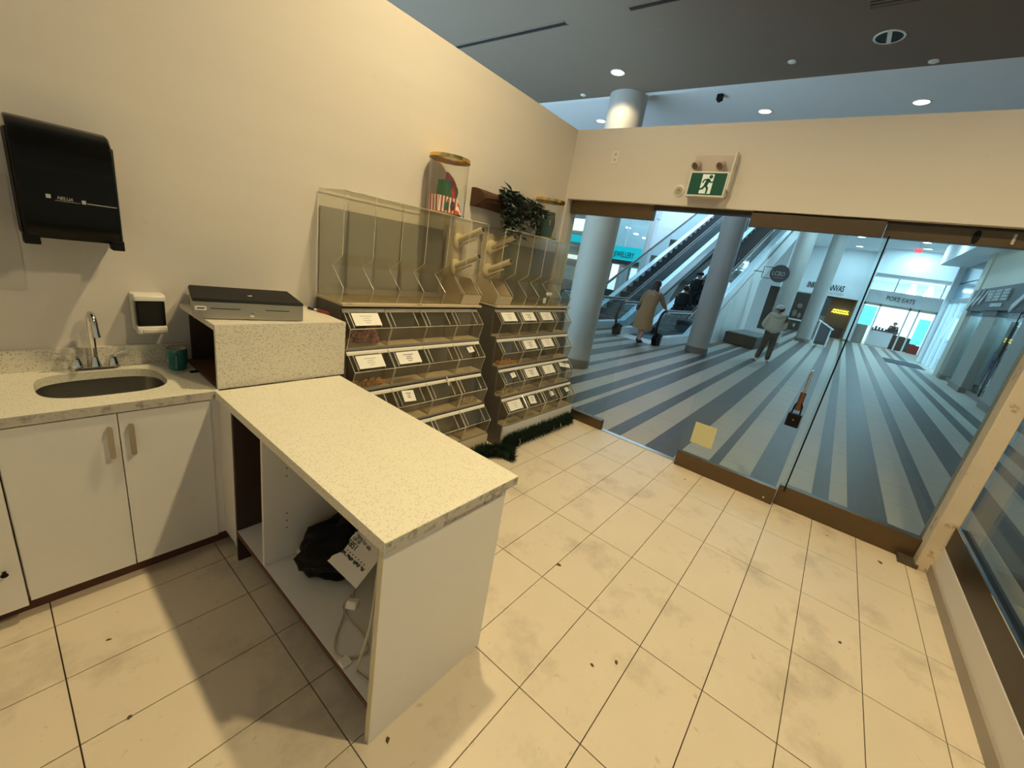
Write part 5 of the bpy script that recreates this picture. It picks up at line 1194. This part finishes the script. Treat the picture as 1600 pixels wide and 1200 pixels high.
def hair_cap(root, J, mat='hair', long=False, name='hair'):
    c = Vector(J['head']); a = J.get('look', 0); f = Vector((math.cos(a), math.sin(a), 0))
    m = MB().ell(tuple(c - f * .018 + Vector((0, 0, .045))), (.103, .102, .098), 16, 10)
    if long:
        m.loft([[tuple(c - f * (.055 + o_) + Vector((r1 * math.cos(2 * PI * i / 12), r2 * math.sin(2 * PI * i / 12), z))) for i in range(12)] for z, r1, r2, o_ in ((.08, .06, .09, 0), (-.04, .065, .105, .01), (-.16, .06, .115, .03), (-.28, .05, .11, .045), (-.36, .02, .06, .05))])
    m.build(name, mat, root, local=True)
def cap(root, J, mat):
    c = Vector(J['head']); a = J.get('look', 0); f = Vector((math.cos(a), math.sin(a), 0)); l = Vector((-math.sin(a), math.cos(a), 0))
    m = MB().lathe([(.112, .045), (.112, .075), (.10, .125), (.06, .155), (.001, .162)], tuple(c), 18, cap=False); h = m.build('cap', mat, root, local=True)
    b = [(c + f * (.09 + .12 * math.cos(t)) + l * (.085 * math.sin(t)) + Vector((0, 0, .052 - .02 * math.cos(t)))) for t in [(-PI / 2 + PI * i / 8) for i in range(9)]]
    q = [tuple(p) for p in b]; n = len(q); MB().add(q + [(x, y, z + .008) for x, y, z in q], [tuple(range(n))[::-1], tuple(range(n, 2 * n))] + [(i, (i + 1) % n, n + (i + 1) % n, n + i) for i in range(n)]).build('cap_brim', mat, root, local=True)
def joints(h=1.0, lean=0.0, **kw):
    """standing pose scaled to h (1.0 = 1.72 m); lean shifts the upper body forward"""
    J = dict(pel=(0, 0, .93), chest=(lean * .6, 0, 1.28), neck=(lean * .9, 0, 1.45), head=(lean * 1.15, 0, 1.585), shl=(lean * .8, .175, 1.40), shr=(lean * .8, -.175, 1.40),
             ell=(lean * .6 - .02, .23, 1.12), elr=(lean * .6 - .02, -.23, 1.12), wrl=(lean * .6 + .08, .24, .90), wrr=(lean * .6 + .08, -.24, .90),
             hipl=(0, .09, .88), hipr=(0, -.09, .88), knl=(.02, .10, .49), knr=(.02, -.10, .49), anl=(-.01, .10, .085), anr=(-.01, -.10, .085), toel=(.13, .12, .04), toer=(.13, -.12, .04))
    look = kw.pop('look', 0); J.update(kw); J = {k: tuple(c * h for c in v) for k, v in J.items()}; J['look'] = look
    return J
# the woman in the camel coat, walking away on to the escalator
J = joints(1.0, .26, elr=(.34, -.27, 1.14), wrr=(.52, -.30, 1.02), ell=(.12, .27, 1.10), wrl=(.28, .24, 1.0), knl=(.16, .09, .50), anl=(.10, .09, .12), toel=(.24, .09, .06), knr=(-.02, -.09, .48), anr=(-.22, -.09, .13), toer=(-.10, -.10, .05))
w_ = person('woman in a long camel coat stepping on to the escalator, seen from behind', (6.75, 1.98, .0), math.radians(-4), J)
def ringz(cx, cy, z, rx, ry, n=18, ph=0): return [(cx + rx * math.cos(2 * PI * i / n) * (1 + .03 * math.sin(5 * i + ph)), cy + ry * math.sin(2 * PI * i / n) * (1 + .03 * math.cos(4 * i + ph)), z) for i in range(n)]
MB().loft([ringz(-.02, 0, .42, .20, .275, ph=1), ringz(-.01, 0, .60, .19, .255, ph=2), ringz(.0, 0, .85, .175, .225), ringz(.05, 0, 1.02, .15, .20), ringz(.15, 0, 1.25, .15, .215), ringz(.21, 0, 1.38, .12, .21), ringz(.235, 0, 1.45, .075, .10), ringz(.25, 0, 1.49, .06, .07)]).build('coat', 'camel', w_, local=True)
for s in 'lr':
    V = {'a': J['sh' + s] + (.078,), 'b': J['el' + s] + (.062,), 'c': lerp(J['el' + s], J['wr' + s], .92) + (.055,)}
    garment('coat_sleeve', w_, 'camel', V, [('a', 'b'), ('b', 'c')])
hair_cap(w_, J, long=True); shoes(w_, 'black_cloth', J)
MB().box(-.10, .10, -.045, .045, 0, .16).xf(Matrix.Translation((.16, .30, .86))).build('handbag', 'wood', w_, local=True, bevel=.02)
# two riders in black
for lb, loc, J_, cp in (('man in a black jacket standing on the escalator, bare headed', (9.95, 2.10, .21), joints(.86, .16, wrr=(.30, -.30, 1.05), elr=(.12, -.28, 1.10)), False),
                        ('man in black with a peaked cap higher up the escalator', (11.15, 2.12, .80), joints(.80, .14, wrr=(.25, -.28, 1.10), elr=(.08, -.27, 1.10), look=math.radians(70)), True)):
    q = person(lb, loc, YAW, J_); jacket('jacket', q, 'black_cloth', J_, lerp(J_['pel'], J_['hipl'], .3)[:1] + (0, J_['pel'][2] - .04), 1.12); trousers(q, 'black_cloth', J_); shoes(q, 'black_cloth', J_)
    if cp: cap(q, J_, 'black_cloth')
    else: hair_cap(q, J_)
# man in the white cap
J = joints(.93, .02, look=math.radians(75), wrl=(.16, .16, 1.02), ell=(.02, .27, 1.10), wrr=(.16, -.12, 1.02), elr=(.02, -.26, 1.12), knl=(.0, .12, .49), anl=(-.02, .19, .085), knr=(.0, -.10, .49), anr=(-.0, -.10, .085), toel=(.10, .24, .04), toer=(.12, -.14, .04))
q = person('man in a beige hooded top and white cap standing by the black bench', (9.35, -.72, 0), math.radians(10), J)
jacket('hooded_top', q, 'beige_cloth', J, (0, 0, .76), 1.38); trousers(q, 'denim', J, 1.08); shoes(q, 'white_cloth', J); hair_cap(q, J); cap(q, J, 'white_cloth')
c = Vector(J['neck']); MB().loft([[tuple(c + Vector((-.05 + r * math.cos(2 * PI * i / 12), r * 1.25 * math.sin(2 * PI * i / 12), z))) for i in range(12)] for z, r in ((-.10, .07), (-.06, .12), (0, .125), (.03, .10), (.02, .07))]).build('hood', 'beige_cloth', q, local=True)
# shop assistant behind the poke counter
J = joints(.92, .08)
q = person('shop assistant in black behind the poke counter', (30.6, -4.72, 0), PI, J); jacket('jacket', q, 'black_cloth', J, (0, 0, .84), 1.1); trousers(q, 'black_cloth', J); shoes(q, 'black_cloth', J); hair_cap(q, J)
